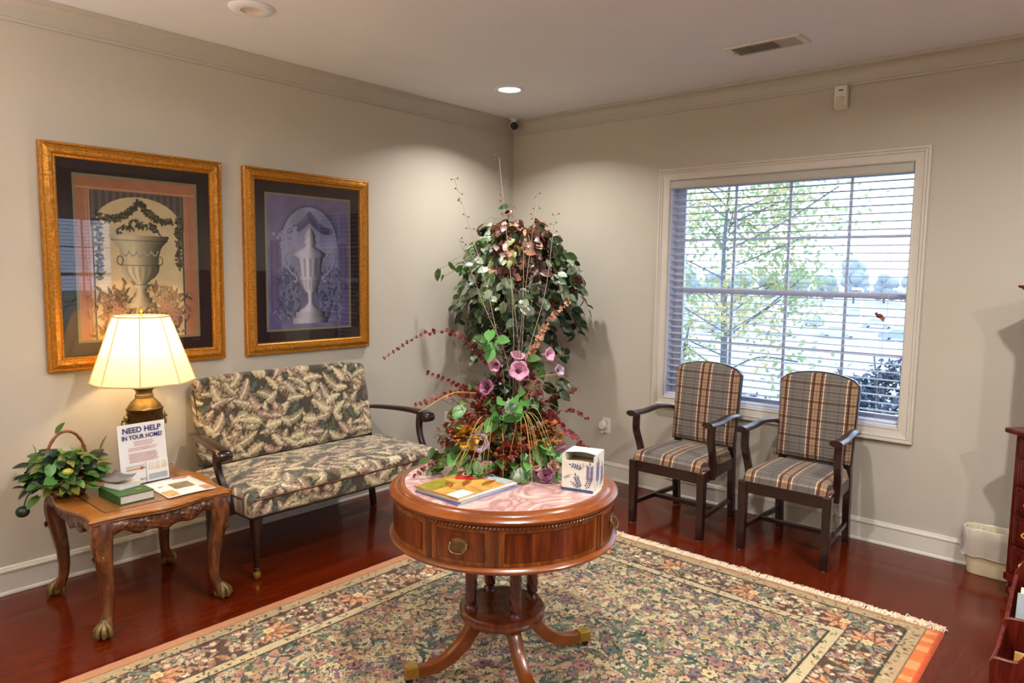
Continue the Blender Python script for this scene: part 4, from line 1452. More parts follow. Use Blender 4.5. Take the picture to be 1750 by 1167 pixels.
# =================================================================== FRAMED PRINTS
def L3(*c): return np.array(srgb(*c)[:3], dtype=np.float32)
def urn_mask(C, cx, prof):
    """prof: (v, halfwidth); returns X offset / halfwidth arrays"""
    ny, nx = C.ny, C.nx
    X, Y = np.meshgrid(np.arange(nx) * C.res - cx, np.arange(ny) * C.res)
    vs = [p[0] for p in prof]; ws = [p[1] for p in prof]
    hw = np.interp(Y, vs, ws, left=0, right=0)
    m = (np.abs(X) < hw) & (Y >= vs[0]) & (Y <= vs[-1])
    t = X / np.maximum(hw, 1e-4)
    return m, t, X, Y
def art_one():
    C = Canvas(.58, .80, .003, srgb(206, 178, 138))
    R = random.Random(2)
    ny, nx = C.ny, C.nx
    X, Y = np.meshgrid(np.arange(nx) * .003, np.arange(ny) * .003)
    wob = .5 + .5 * np.sin(X * 31 + np.sin(Y * 23) * 2) * np.sin(Y * 27 + np.sin(X * 19) * 2)
    C.a[:] = L3(204, 176, 134) * (.9 + .2 * wob[..., None])
    # dark masonry above the arch
    arch = ((X - .29) / .215) ** 2 + ((Y - .56) / .155) ** 2 < 1
    top = (Y > .56) & ~arch
    C.a[top] = (L3(110, 100, 92) * (.75 + .4 * (np.sin(X * 190) > .2)[..., None] * np.ones(3)))[top]
    inner = (X > .075) & (X < .505)
    niche = inner & ((Y <= .56) | arch)
    C.a[niche] = (L3(232, 208, 160) * (.92 + .12 * wob[..., None]))[niche]
    C.a[(X > .066) & (X < .075) & (Y < .6)] = L3(64, 60, 60); C.a[(X > .505) & (X < .514) & (Y < .6)] = L3(84, 74, 66)
    # pink moulded border
    bd = (X < .062) | (X > .518) | (Y > .735)
    C.a[bd] = (L3(188, 126, 92) * (.9 + .2 * wob[..., None]))[bd]
    for k in (.045, .058):
        C.a[((np.abs(X - k) < .002) | (np.abs(X - .58 + k) < .002)) & (Y < .80 - k)] = L3(214, 160, 128)
    C.a[(np.abs(Y - .745) < .003)] = L3(214, 170, 140)
    # foliage at the foot
    for _ in range(420):
        x = R.choice([R.gauss(.17, .05), R.gauss(.42, .05)]); y = abs(R.gauss(.10, .07)) + .01
        c = R.choice([L3(150, 120, 84), L3(186, 136, 92), L3(120, 110, 80), L3(206, 160, 120), L3(170, 120, 110)])
        C.leaf(x, y, R.uniform(.4, 2.7), R.uniform(.03, .06), .008, c, c * .7, bend=R.uniform(-.6, .6))
    for _ in range(46):
        x = R.choice([R.gauss(.17, .05), R.gauss(.43, .045)]); C.flower(x, abs(R.gauss(.10, .05)) + .02, R.uniform(.012, .02), 6, L3(208, 160, 128), L3(150, 100, 84), ang=R.uniform(0, 3))
    # urn
    prof = [(.155, .075), (.175, .075), (.178, .055), (.20, .048), (.215, .030), (.25, .026), (.262, .046), (.272, .046), (.276, .028), (.292, .045), (.31, .070), (.335, .088), (.36, .094), (.368, .098), (.375, .090), (.42, .094), (.46, .105), (.49, .130), (.497, .142), (.505, .140), (.512, .146), (.522, .146)]
    m, t, XX, YY = urn_mask(C, .29, prof)
    sh = (1.12 - .66 * np.clip(t + .25, 0, 2) - .5 * np.clip(-t - .6, 0, 1))
    gad = np.where((YY > .285) & (YY < .365), .62 + .5 * np.abs(np.sin(t * 9 + .4)), 1.0)
    band = np.where((np.abs(YY - .37) < .004) | (np.abs(YY - .272) < .003) | (np.abs(YY - .497) < .003), .5, 1.0)
    C.a[m] = (L3(214, 198, 162)[None, None, :] * (np.clip(sh, .05, 2) ** 2 * gad * band)[..., None])[m]
    for k in range(-2, 3):
        pts = [(.29 + k * .036 + .018 * q, .445 - .026 * (1 - q * q)) for q in np.linspace(-1, 1, 9)]
        C.line(pts, .006, L3(150, 136, 112)); C.line([(a, c + .003) for a, c in pts], .003, L3(220, 208, 180))
    for s in (-1, 1):
        C.line([(.29 + s * (.098 + .014 * sin(q)), .395 + .022 * cos(q)) for q in np.linspace(0, 2 * pi, 18)], .006, L3(110, 96, 78))
    # garlands
    def garland(p0, p1, sag, n, w):
        for k in range(n):
            q = k / (n - 1)
            x = p0[0] + (p1[0] - p0[0]) * q; y = p0[1] + (p1[1] - p0[1]) * q - sag * 4 * q * (1 - q)
            for _ in range(4):
                c = R.choice([L3(84, 84, 62), L3(104, 100, 74), L3(70, 76, 60), L3(150, 122, 96)])
                C.leaf(x + R.uniform(-w, w), y + R.uniform(-w, w), R.uniform(0, 6.3), .022, .006, c, c * .8)
    garland((.29, .690), (.13, .60), .030, 34, .005); garland((.29, .690), (.45, .60), .030, 34, .005)
    garland((.095, .62), (.095, .30), 0, 30, .006); garland((.488, .62), (.488, .36), 0, 26, .006)
    garland((.20, .545), (.38, .55), -.03, 18, .016)
    return C
def art_two():
    C = Canvas(.58, .80, .003, srgb(120, 116, 150))
    R = random.Random(4)
    X, Y = np.meshgrid(np.arange(C.nx) * .003, np.arange(C.ny) * .003)
    wob = .5 + .5 * np.sin(X * 17 + np.sin(Y * 13) * 2) * np.sin(Y * 15 + np.sin(X * 21) * 2)
    C.a[:] = L3(118, 114, 148) * (.8 + .4 * wob[..., None])
    arch = (((X - .29) / .20) ** 2 + ((Y - .50) / .24) ** 2 < 1) & (Y > .50)
    sky = arch | ((X > .09) & (X < .49) & (Y <= .50) & (Y > .30))
    C.a[sky] = (L3(158, 158, 190) * (.8 + .35 * wob[..., None]))[sky]
    r = np.sqrt(((X - .29) / .20) ** 2 + ((Y - .50) / .24) ** 2)
    C.a[(np.abs(r - 1.04) < .02) & (Y > .5)] = L3(96, 88, 122)
    C.a[(r > 1.15) & (Y > .5)] = (L3(132, 120, 156) * (.85 + .3 * wob[..., None]))[(r > 1.15) & (Y > .5)]
    for x0, x1 in ((.02, .075), (.505, .56)):
        q = (X > x0) & (X < x1) & (Y < .53)
        C.a[q] = (L3(112, 94, 134) * (.8 + .35 * np.sin((X - x0) / (x1 - x0) * pi)[..., None]))[q]
        C.a[(X > x0 - .012) & (X < x1 + .012) & (np.abs(Y - .54) < .012)] = L3(134, 120, 156)
        C.a[(X > x0 - .012) & (X < x1 + .012) & (Y < .10)] = L3(112, 94, 142)
    for s in (-1, 1):      # drapery
        for k in range(40):
            q = k / 39
            C.leaf(.29 + s * .15 * q, .70 - .10 * q * (2 - q) + .02, -pi / 2, .07 * (1 - .4 * q), .016, L3(150, 150, 182), L3(96, 94, 130))
    for _ in range(360):
        x = R.choice([R.gauss(.14, .04), R.gauss(.44, .04)]); y = R.uniform(.04, .34)
        c = R.choice([L3(136, 134, 172), L3(104, 108, 150), L3(150, 150, 182), L3(88, 90, 128)])
        C.leaf(x, y, R.uniform(.6, 2.5), R.uniform(.03, .07), .008, c, c * .8, bend=R.uniform(-.6, .6))
    for _ in range(70):
        C.flower(R.gauss(.15, .04), R.uniform(.48, .62), R.uniform(.006, .012), 5, L3(186, 180, 206), L3(140, 136, 176))
    prof = [(.03, .125), (.065, .125), (.066, .105), (.10, .105), (.102, .078), (.115, .078), (.118, .062), (.135, .040), (.155, .020), (.205, .018), (.208, .024), (.214, .020), (.235, .045), (.275, .068), (.30, .073), (.305, .078), (.312, .074), (.38, .080), (.435, .090), (.44, .106), (.452, .112), (.462, .108), (.482, .075), (.50, .040), (.512, .030), (.516, .040), (.535, .044), (.545, .032), (.552, .040), (.575, .036), (.60, .022), (.612, .006)]
    m, t, XX, YY = urn_mask(C, .29, prof)
    sh = 1.15 - .78 * np.clip(t + .15, 0, 2) - .7 * np.clip(-t - .6, 0, 1)
    fl = np.where((YY > .315) & (YY < .43), .42 + .72 * np.abs(np.sin(t * 6.5)), 1.0) * np.where((YY > .235) & (YY < .30), .85 + .2 * np.sin(t * 16), 1.0)
    fl = fl * np.where(YY < .102, .82, 1.0) * np.where(YY > .552, .85 + .2 * np.sin(YY * 500 + t * 8), 1)
    C.a[m] = (L3(204, 198, 210)[None, None, :] * (np.clip(sh, .05, 2) ** 1.9 * fl)[..., None])[m]
    for s in (-1, 1):
        pts = spline([(.29 + s * .115, .44, 0), (.29 + s * .145, .465, 0), (.29 + s * .175, .44, 0), (.29 + s * .17, .395, 0), (.29 + s * .13, .34, 0), (.29 + s * .095, .315, 0), (.29 + s * .10, .285, 0), (.29 + s * .115, .29, 0)], 6)
        C.line([(p.x, p.y) for p in pts], .015, L3(112, 106, 136)); C.line([(p.x - .002, p.y + .002) for p in pts], .009, L3(182, 176, 196))
    return C
def framed(name, cx, label, C, rz=0):
    root = thing(name, label, 'picture', (cx, 0, 1.575), 0, 'gilt framed urn prints')
    HX, HZ = .4385, .545
    prof = [(0, -.002), (0, .026), (.004, .032), (.010, .033), (.014, .028), (.018, .030), (.034, .040), (.048, .038), (.052, .030), (.055, .029), (.060, .032), (.066, .028), (.070, .018), (.070, -.002)]
    for side in range(4):
        b = MB()
        n = len(prof)
        seg = 60
        vs, fs = [], []
        for i in range(seg + 1):
            t = i / seg * 2 - 1
            for (a, o) in prof:
                orn = 0
                if .016 < a < .050 and 0 < i < seg:
                    orn = .0022 * sin(i * 2.1 + a * 260) * sin(i * .9)
                if side in (0, 2):
                    sg = 1 if side == 0 else -1
                    vs.append((t * (HX - a), -o - orn - .002, sg * (HZ - a)))
                else:
                    sg = 1 if side == 1 else -1
                    vs.append((sg * (HX - a), -o - orn - .002, t * (HZ - a)))
        for i in range(seg):
            for k in range(n):
                fs.append((i * n + k, i * n + (k + 1) % n, (i + 1) * n + (k + 1) % n, (i + 1) * n + k))
        fs += [tuple(range(n)), tuple(seg * n + k for k in range(n))[::-1]]
        b.add(vs, fs)
        b.build('frame_moulding', M['gilt'], root, smooth=25)
    MB().box(-HX + .06, HX - .06, -.012, -.002, -HZ + .06, HZ - .06).build('mat_board', M['mat'], root, smooth=0)
    b = MB()
    for x0, x1, z0, z1 in [(-.302, .302, .400, .412), (-.302, .302, -.412, -.400), (-.302, -.290, -.40, .40), (.290, .302, -.40, .40)]:
        b.box(x0, x1, -.0135, -.0118, z0, z1)
    b.build('mat_fillet', M['fillet'], root, smooth=0)
    xs = np.linspace(-.29, .29, C.nx); zs = np.linspace(-.40, .40, C.ny)
    X, Z = np.meshgrid(xs, zs)
    inst('art_print', fastgrid('art_print', X, np.full_like(X, -.0128), Z, M['art'], C.a), root)
    MB().box(-HX + .066, HX - .066, -.0185, -.0165, -HZ + .066, HZ - .066).build('glass', M['glass'], root, smooth=0)
    return root
framed('framed_print', -2.917, 'gilt framed print of a wide stone urn on cream, above the lamp', art_one())
framed('framed_print', -1.911, 'gilt framed print of a lidded two-handled urn in violet tones, above the settee', art_two())

# =================================================================== TABLE LAMP
LX, LY, TT = -3.028, -.282, .520
root = thing('table_lamp', 'lit table lamp with cream panelled shade and dark bronze urn base', 'lamp', (LX, LY, TT))
def rshade(a, z): return 1 - .035 * abs(sin(4 * (a - radians(20))))
prof = [(.232, .468), (.228, .478), (.214, .52), (.190, .59), (.166, .66), (.143, .73), (.1235, .782)]
b = MB(); b.lathe(prof, 96, cap=False, rfun=rshade)
shade = b.build('lamp_shade', M['shade'], root, smooth=60)
b = MB()
for k in range(8):
    a = radians(20) + k * pi / 4
    b.tube([(rr * cos(a) * 1.003, rr * sin(a) * 1.003, z) for rr, z in prof], .0028, 5)
b.build('shade_ribs', M['shade_rib'], shade, smooth=60, weld=False)
for rr, z in ((.232, .468), (.1235, .782)):
    b = MB()
    b.tube([(rr * rshade(a, 0) * 1.004 * cos(a), rr * rshade(a, 0) * 1.004 * sin(a), z) for a in np.linspace(0, 2 * pi, 65)], .0042, 6, cap=False, upv=(0, 0, 1))
    b.build('shade_trim', M['shade_rib'], shade, smooth=60)
b = MB(); b.lathe([(0, 0), (.062, 0), (.064, .010), (.056, .018), (.040, .026), (.034, .040), (.036, .052), (.048, .080), (.064, .13), (.075, .19), (.080, .25), (.081, .300), (.079, .322), (.083, .328), (.083, .335), (.076, .340)], 40, cap=False)
b.build('urn_body', M['bronze'], root)
b = MB(); b.lathe([(.078, .336), (.074, .348), (.060, .366), (.047, .378), (.040, .386), (.042, .390), (.040, .394), (.042, .398), (.039, .402), (.036, .412), (.040, .424), (.056, .434), (.057, .439), (.036, .443), (.036, .448), (.022, .452), (0, .453)], 40, cap=False)
b.build('urn_neck', M['antique'], root)
b = MB(); b.lathe([(.022, .450), (.010, .458), (.008, .466), (.011, .470), (.009, .478), (.006, .485), (.006, .52), (.0, .52)], 20, cap=False)
b.build('stem', M['brass'], root)
b = MB()
for s in (-1, 1):
    pts = [(s * .012, 0, .52), (s * .045, 0, .57), (s * .05, 0, .66), (s * .03, 0, .74), (0, 0, .792)]
    b.tube(spline(pts, 4), .002, 6)
b.lathe([(0, .79), (.006, .792), (.004, .800), (.009, .808), (.010, .815), (.005, .824), (0, .828)], 12, cap=False)
for k in range(3):
    a = k * 2 * pi / 3
    b.tube([(0, 0, .786), (.119 * cos(a), .119 * sin(a), .782)], .0018, 5)
b.build('harp', M['brass'], root, weld=False)
b = MB(); b.ball((0, 0, .60), .028, 14, 10, (1, 1, 1.2))
b.build('bulb', emit('lit_bulb', (1, .82, .55, 1), 14), root)
for s in (-1, 1):      # mask-and-ring handles
    b = MB(); b.ball((s * .086, 0, .290), .017, 10, 8, (.8, .8, 1.25)); b.ball((s * .100, 0, .284), .008, 8, 6)
    b.tube([(s * .098 + s * .004 * sin(t), .016 * sin(t), .262 + .018 * cos(t)) for t in np.linspace(0, 2 * pi, 20)], .003, 6, cap=False)
    b.build('lion_mask_handle', M['antique'], root, weld=False)
ld = bpy.data.lights.new('lamp_bulb_light', 'POINT'); ld.energy = LAMP_W; ld.color = (1, .72, .38); ld.shadow_soft_size = .035
lo = bpy.data.objects.new('lamp_bulb_light', ld); COL.objects.link(lo); lo.parent = root; lo.location = (0, 0, .66)

# =================================================================== THINGS ON THE END TABLE
TB = .5205
def text_mesh(body, size, mat, parent, mw, name='lettering', bold=True, align='LEFT'):
    cu = bpy.data.curves.new('text', 'FONT')
    cu.body = body; cu.size = size; cu.extrude = .0003; cu.align_x = align
    if bold: cu.offset = size * .022
    cu.resolution_u = 3
    o = bpy.data.objects.new('text', cu)
    COL.objects.link(o)
    dg = bpy.context.evaluated_depsgraph_get()
    me = bpy.data.meshes.new_from_object(o.evaluated_get(dg))
    bpy.data.objects.remove(o)
    me.materials.clear(); me.materials.append(mat)
    return inst(name, me, parent, mw)
# sign in an acrylic holder
root = thing('counter_sign', 'white home-help notice in a clear stand before the lamp', 'sign', (-3.092, -.436, TB), radians(3))
tl = T(0, 0, 0, rx=radians(-7))
b = MB(); b.box(-.112, .112, .0025, .0045, .004, .292, tl)
b.build('acrylic_stand', M['acrylic'], root, smooth=0)
MB().box(-.112, .112, -.015, .055, 0, .003).build('acrylic_foot', M['acrylic'], root, smooth=0)
pp = MB().box(-.109, .109, .0012, .0020, .006, .289, tl).build('paper_sheet', M['paper'], root, smooth=0)
def onp(x, z, y=-.0015): return tl @ Matrix.Translation((x, y, z)) @ Matrix.Rotation(pi / 2, 4, 'X')
def squeeze(m, sx): return m @ Matrix.Diagonal((sx, 1, 1, 1))
text_mesh('NEED HELP', .036, M['navy'], pp, squeeze(onp(0, .248), .98), align='CENTER')
text_mesh('IN YOUR HOME?', .029, M['navy'], pp, squeeze(onp(0, .217), .86), align='CENTER')
b = MB()
Rn = random.Random(9)
def lines(b, x0, x1, z, n, dz, h=.0022):
    for k in range(n):
        x = x0 + Rn.uniform(0, .006)
        while x < x1 - .006:
            w = Rn.uniform(.005, .014)
            b.box(x, min(x + w, x1), -.0018, -.0012, z - k * dz, z - k * dz + h, tl)
            x += w + .0025
lines(b, -.045, .050, .203, 3, .008)
b.build('fine_print', M['redink'], pp, smooth=0)
b = MB(); lines(b, -.070, .065, .174, 2, .008); lines(b, -.070, .065, .148, 6, .0075)
b.build('fine_print', M['redink'], pp, smooth=0)
b = MB(); lines(b, -.085, .0, .092, 2, .0055, .0016); lines(b, -.03, .05, .028, 2, .006, .0024)
b.build('fine_print', M['greyink'], pp, smooth=0)
MB().box(-.085, -.015, -.0018, -.0012, .075, .080, tl).build('arrow_shaft', M['orangeink'], pp, smooth=0)
MB().prism([(-.020, .070), (.004, .0785), (-.020, .086)], -.0018, -.0012, 'y', tl).build('arrow_head', M['redink'], pp, smooth=0)
# brochure pocket, lower right
b = MB(); b.box(.004, .106, -.008, -.002, .008, .104, tl); pk = b.build('brochure', M['paper'], root, smooth=0)
b = MB()
for k in range(3):
    b.box(.012 + k * .031, .037 + k * .031, -.0086, -.0079, .062, .096, tl)
b.build('brochure_print', M['lens_off'], pk, smooth=0)
b = MB(); b.box(.010, .098, -.0086, -.0079, .018, .044, tl); b.build('brochure_print', M['greycard'] if False else M['bluegrey'], pk, smooth=0)

# green book with a small stack of leaflets on it
root = thing('book', 'thick green hardcover book at the front of the end table', 'book', (-3.232, -.575, TB), radians(2))
MB().box(-.072, .072, -.108, .108, 0, .004).build('cover', M['greenbook'], root, smooth=0, bevel=.001)
MB().box(-.068, .069, -.105, .105, .004, .036).build('page_block', M['pages'], root, smooth=0)
MB().box(-.072, .072, -.108, .108, .036, .040).build('cover', M['greenbook'], root, smooth=0, bevel=.001)
MB().box(-.075, -.0685, -.108, .108, 0, .040).build('spine', M['greenbook'], root, smooth=0, bevel=.002)
MB().box(.020, .040, -.060, -.040, .040, .0404).build('cover_emblem', M['olive'], root, smooth=0)
root = thing('leaflet_stack', 'small pale stack of leaflets lying on the green book', 'leaflets', (-3.235, -.53, TB + .0405), radians(14))
for k in range(5):
    MB().box(-.048 + k * .0012, .048 + k * .0012, -.058, .058 - k * .001, .0042 * k, .0042 * k + .0038).build('leaflet', M['paper'] if k < 4 else M['lens_off'], root, smooth=0)
root = thing('grey_card', 'curled grey printed card on top of the leaflets', 'card', (-3.245, -.52, TB + .063), radians(24))
b = MB()
b.grid(10, 4, lambda u, v: ((u - .5) * .085, (v - .5) * .125, .004 + .016 * (2 * u - 1) ** 2 * (u > .5) + .012 * abs(2 * v - 1) ** 2))
c_ = b.build('card_sheet', M['greycard'], root)
c_.modifiers.new('s', 'SOLIDIFY').thickness = .0012

# open booklet / flyer
root = thing('brochure', 'white brochure with a photo panel lying at the front right of the end table', 'brochure', (-3.010, -.600, TB), radians(-1))
b = MB(); b.grid(10, 10, lambda u, v: ((u - .5) * .215, (v - .5) * .285, .0045 + .003 * sin(u * 3)))
c_ = b.build('cover', M['paper'], root); c_.modifiers.new('s', 'SOLIDIFY').thickness = .003
def zb(x): return .0052 + .003 * sin((x / .215 + .5) * 3)
def sheet(name, x0, x1, y0, y1, mat, dz=.0006):
    b = MB(); b.grid(6, 2, lambda u, v: (x0 + (x1 - x0) * u, y0 + (y1 - y0) * v, zb(x0 + (x1 - x0) * u) + dz)); return b.build(name, mat, root)
sheet('photo_panel', -.035, .055, -.045, .050, plain('brown_photo', srgb(128, 112, 86), .4, var=.35, nscale=40))
sheet('photo_panel', .060, .104, -.135, -.060, plain('warm_photo', srgb(196, 150, 116), .4, var=.4, nscale=60))
sheet('photo_panel', -.104, -.050, -.135, -.045, plain('floral_photo', srgb(196, 160, 96), .4, var=.4, nscale=70))
sheet('masthead', .015, .085, .112, .124, M['redink'])
sheet('masthead', -.085, -.060, .030, .040, M['greyink'])

# =================================================================== LEAVES, PETALS
def leaf_mesh(mat, wid=.42, heart=0.12, fold=.10, droop=.14, n=5, name='leaf', lob=0):
    b = MB()
    vs, fs = [], []
    for i in range(n + 1):
        t = i / n
        w = wid * (sin(pi * min(1, t * .92 + .06)) ** .75) * (1.12 - .5 * t)
        if i == n: w = .004
        if lob and i in (2, 4): w *= .62
        z = -droop * t * t
        x = t
        bx = -heart * (1 - t) ** 6 * 1.0
        vs += [(x + bx, -w, z + fold * w / wid * .9), (x, 0, z), (x + bx, w, z + fold * w / wid * .9)]
    for i in range(n):
        for k in range(2):
            fs.append((i * 3 + k, i * 3 + k + 1, (i + 1) * 3 + k + 1, (i + 1) * 3 + k))
    b.add(vs, fs)
    return b.mesh(name, mat, 60, weld=False)
LM = {}
LM['sprig_maroon'] = leaf_mesh(M['leaf_maroon'], .55, .02, .14, .1, 3, 'sprig_leaf')
LM['sprig_rust'] = leaf_mesh(M['leaf_rust'], .55, .02, .14, .1, 3, 'sprig_leaf')
LM['sprig_pink'] = leaf_mesh(M['leaf_pink'], .55, .02, .14, .1, 3, 'sprig_leaf')
for k_, (w_, h_) in {'leaf_dark': (.40, .14), 'leaf_var': (.42, .14), 'leaf_brown': (.40, .12), 'leaf_pink': (.36, .1), 'leaf_bright': (.44, .16), 'leaf_mid': (.38, .12), 'leaf_olive': (.30, .05),
                      'leaf_maroon': (.42, .05), 'leaf_rust': (.44, .05), 'petal_gold': (.5, .05), 'petal_orange': (.5, .05)}.items():
    LM[k_] = leaf_mesh(M[k_], w_, h_)
def frame_mat(pos, d, L, upv=None, roll=0.0):
    d = Vector(d).normalized()
    u = Vector(upv) if upv is not None else Vector((0, 0, 1))
    y = u.cross(d)
    if y.length < 1e-3: y = Vector((1, 0, 0)).cross(d)
    y.normalize()
    z = d.cross(y)
    m = Matrix((d, y, z)).transposed().to_4x4() @ Matrix.Rotation(roll, 4, 'X') @ Matrix.Diagonal((L, L, L, 1))
    m.translation = Vector(pos)
    return m
def add_leaf_to(b, m, me_key):
    me = LM[me_key]
    vs = [m @ v.co for v in me.vertices]
    b.add(vs, [tuple(p.vertices) for p in me.polygons])

# basket plant
BX, BY = -3.395, -.345
root = thing('ivy_basket', 'green leafy plant in a small handled wicker basket on the end table', 'plant', (BX, BY, TB))
b = MB()
b.lathe([(0, 0), (.062, 0), (.075, .03), (.085, .07), (.088, .085), (.082, .085), (.078, .06), (.0, .055)], 28, cap=False, rfun=lambda a, z: 1 + .02 * sin(a * 14 + (z > .02) * pi + (z > .06) * pi))
for z, r in ((.012, .067), (.030, .077), (.048, .083), (.066, .088), (.085, .091)):
    b.tube([((r + .002 * sin(a * 14)) * cos(a), (r + .002 * sin(a * 14)) * sin(a), z) for a in np.linspace(0, 2 * pi, 43)], .0055, 5, cap=False)
b.build('basket', M['wicker'], root, weld=False)
b = MB()
hp = [(.092 * cos(t), .02 * cos(t), .08 + .205 * sin(t) ** .8) for t in np.linspace(.02, pi - .02, 30)]
b.tube(hp, .0065, 7)
for t0 in (0, pi):
    b.tube([(p[0] + .007 * cos(i * 1.2 + t0), p[1] + .007 * sin(i * 1.2 + t0), p[2]) for i, p in enumerate(hp)], .0025, 5)
b.build('handle', M['wicker'], root, weld=False)
b = MB(); b.ball((0, 0, .07), .078, 14, 8, (1, 1, .5)); b.build('moss', M['soil'], root)
R = random.Random(17)
stems = MB()
for k in range(230):
    a = R.uniform(0, 2 * pi); el = R.uniform(-.35, 1.4)
    r = R.uniform(.08, .140) * (1.05 if cos(a - pi) > 0 else 1.0)
    p = Vector((r * cos(a) * cos(el) * 1.05 - .012, r * sin(a) * cos(el) * .95 - .01, .085 + r * sin(el) * .92))
    if p.y > .22 or p.x > .13 or (p.x > .06 and p.y < -.06): continue
    if p.z < .012: p.z = .02
    out = Vector((cos(a), sin(a), R.uniform(-.7, .35)))
    key = R.choice(['leaf_mid'] * 4 + ['leaf_dark'] * 3 + ['leaf_olive'] * 3 + ['leaf_bright'])
    inst('leaf', LM[key], root, frame_mat(p, out + Vector((R.uniform(-.5, .5), R.uniform(-.5, .5), 0)), R.uniform(.048, .074), upv=(out.x, out.y - .4, .9), roll=R.uniform(-.7, .7)))
    if k % 3 == 0: stems.tube([(p.x * .1, p.y * .1, .06), (p.x * .6, p.y * .6, p.z * .8 + .03), tuple(p)], .0015, 4)
for p, d, L_, key in [((-.115, .0, .20), (-.1, 0, 1), .05, 'leaf_olive'), ((-.035, -.01, .285), (.6, 0, 1), .055, 'leaf_mid'), ((-.14, -.01, .12), (-1, 0, .1), .07, 'leaf_olive'), ((-.15, -.03, .06), (-1, -.2, -.5), .06, 'leaf_dark'),
                      ((.135, -.02, .17), (.25, 0, 1), .08, 'leaf_olive'), ((-.13, -.06, .03), (-.8, -.4, -.5), .07, 'leaf_mid')]:
    inst('leaf', LM[key], root, frame_mat(p, d, L_, roll=R.uniform(-.5, .5)))
stems.tube(spline([(-.02, -.02, .10), (-.11, -.04, .09), (-.165, -.05, .04), (-.185, -.05, -.01)], 5), .003, 5)
stems.build('stems', M['leaf_dark'], root, weld=False)
b = MB(); b.ball((-.188, -.05, -.025), .027, 14, 9, (1, 1, .9)); tag(b.build('seed_pod', M['leaf_dark'], root), 'round dark green pod hanging over the table edge')
for k, (x, y, z, s) in enumerate([(-.035, -.13, .135, .021)]):
    b = MB(); b.ball((x, y, z), s, 12, 8, (1.1, .9, .75)); tag(b.build('fruit', plain('pale_fruit', srgb(178, 178, 70), .4, var=.2), root), 'pale yellow-green fruit')

# =================================================================== CORNER TREE
TX, TY = -.545, -.56
root = thing('artificial_tree', 'tall leafy tree with variegated and bronze leaves standing in the room corner', 'tree', (TX, TY, 0))
b = MB(); b.lathe([(0, 0), (.12, 0), (.135, .02), (.165, .26), (.175, .28), (.175, .30), (.160, .30), (.155, .26), (0, .255)], 32, cap=False); b.build('pot', M['pot'], root)
b = MB(); b.lathe([(0, .262), (.155, .262), (.150, .272), (.08, .280), (0, .284)], 24, cap=False); b.build('moss', M['soil'], root)
trunkp = spline([(0, 0, .26), (.02, .01, .6), (-.01, .0, .95), (-.015, .02, 1.25), (.02, .03, 1.5), (.0, .0, 1.7)], 6)
b = MB(); b.tube(trunkp, [.019 - .009 * i / len(trunkp) for i in range(len(trunkp))], 8)
trunkq = spline([(.03, .0, .26), (-.02, .03, .6), (.03, .0, .95), (.05, -.02, 1.25), (.06, .02, 1.5)], 6)
b.tube(trunkq, [.014 - .007 * i / len(trunkq) for i in range(len(trunkq))], 7)
b.build('trunk', M['bark'], root, weld=False)
R = random.Random(33)
br = MB()
leafs = []
rgt = Vector((.658, -.753, 0)); fwd = Vector((.753, .658, 0))
def tree_leaf_color(s, z, dpt):
    """s: sideways, z height: bronze core high up, variegated collar, dark below"""
    t = R.random()
    if z > 1.50 and abs(s - .0) < .17 and dpt < .35:
        return R.choice(['leaf_brown', 'leaf_brown', 'leaf_pink', 'leaf_brown', 'leaf_dark', 'leaf_olive'])
    if z > 1.78: return R.choice(['leaf_brown', 'leaf_dark', 'leaf_var', 'leaf_brown'])
    if z > 1.30 and dpt < .1: return R.choice(['leaf_var', 'leaf_var', 'leaf_var', 'leaf_dark', 'leaf_mid'] + (['leaf_brown'] if s > .1 else []))
    return R.choice(['leaf_dark'] * 6 + ['leaf_mid', 'leaf_var'])
for k in range(165):
    az = R.uniform(0, 2 * pi)
    v = R.random()
    zt = 1.04 + .85 * v ** .8
    prof_r = np.interp(zt, [1.0, 1.12, 1.3, 1.5, 1.65, 1.78, 1.88], [.22, .34, .40, .43, .38, .30, .16])
    rr = prof_r * R.uniform(.66, 1.0) * (1 + .14 * sin(3 * az + zt * 7) + .08 * sin(7 * az - zt * 11))
    tip = Vector((rr * cos(az), rr * sin(az), zt))
    base = Vector((0, 0, min(1.6, zt - .08 + R.uniform(-.1, .1))))
    mid = (tip * .62 + base * .38) + Vector((0, 0, .10))
    end = tip + Vector((cos(az) * .07, sin(az) * .07, -.13 - .04 * R.random()))
    path = spline([base, mid, tip, end], 5)
    br.tube(path, .0022, 4)
    n_ = len(path)
    for i in range(5, n_):
        if R.random() < .12: continue
        p = path[i] + Vector((R.uniform(-.018, .018), R.uniform(-.018, .018), R.uniform(-.015, .015)))
        leafs.append((p, az, i))
stray = [(-.62, 1.55, -.05), (-.585, 1.50, -.06), (-.54, 1.60, -.05), (-.33, 1.83, 0), (-.29, 1.87, 0), (-.25, 1.83, .0), (-.22, 1.87, 0), (-.10, 1.90, 0), (-.07, 1.96, 0), (-.09, 2.00, 0),
         (.0, 1.86, 0), (.02, 1.82, 0), (.42, 1.47, .0), (.47, 1.42, .0), (.49, 1.36, .0), (.42, 1.22, .0), (.45, 1.16, 0), (-.50, 1.30, -.1), (-.46, 1.2, -.1), (.40, 1.58, 0), (.36, 1.66, 0)]
for s, z, d in stray:
    p = rgt * s * .92 + fwd * (d - .02) + Vector((0, 0, z))
    leafs.append((p, math.atan2(p.y, p.x), 4))
    br.tube(spline([p * .55 + Vector((0, 0, .45 * z + .02)), p * .8 + Vector((0, 0, .2 * z + .05)), p], 4), .0016, 4)
lst = []
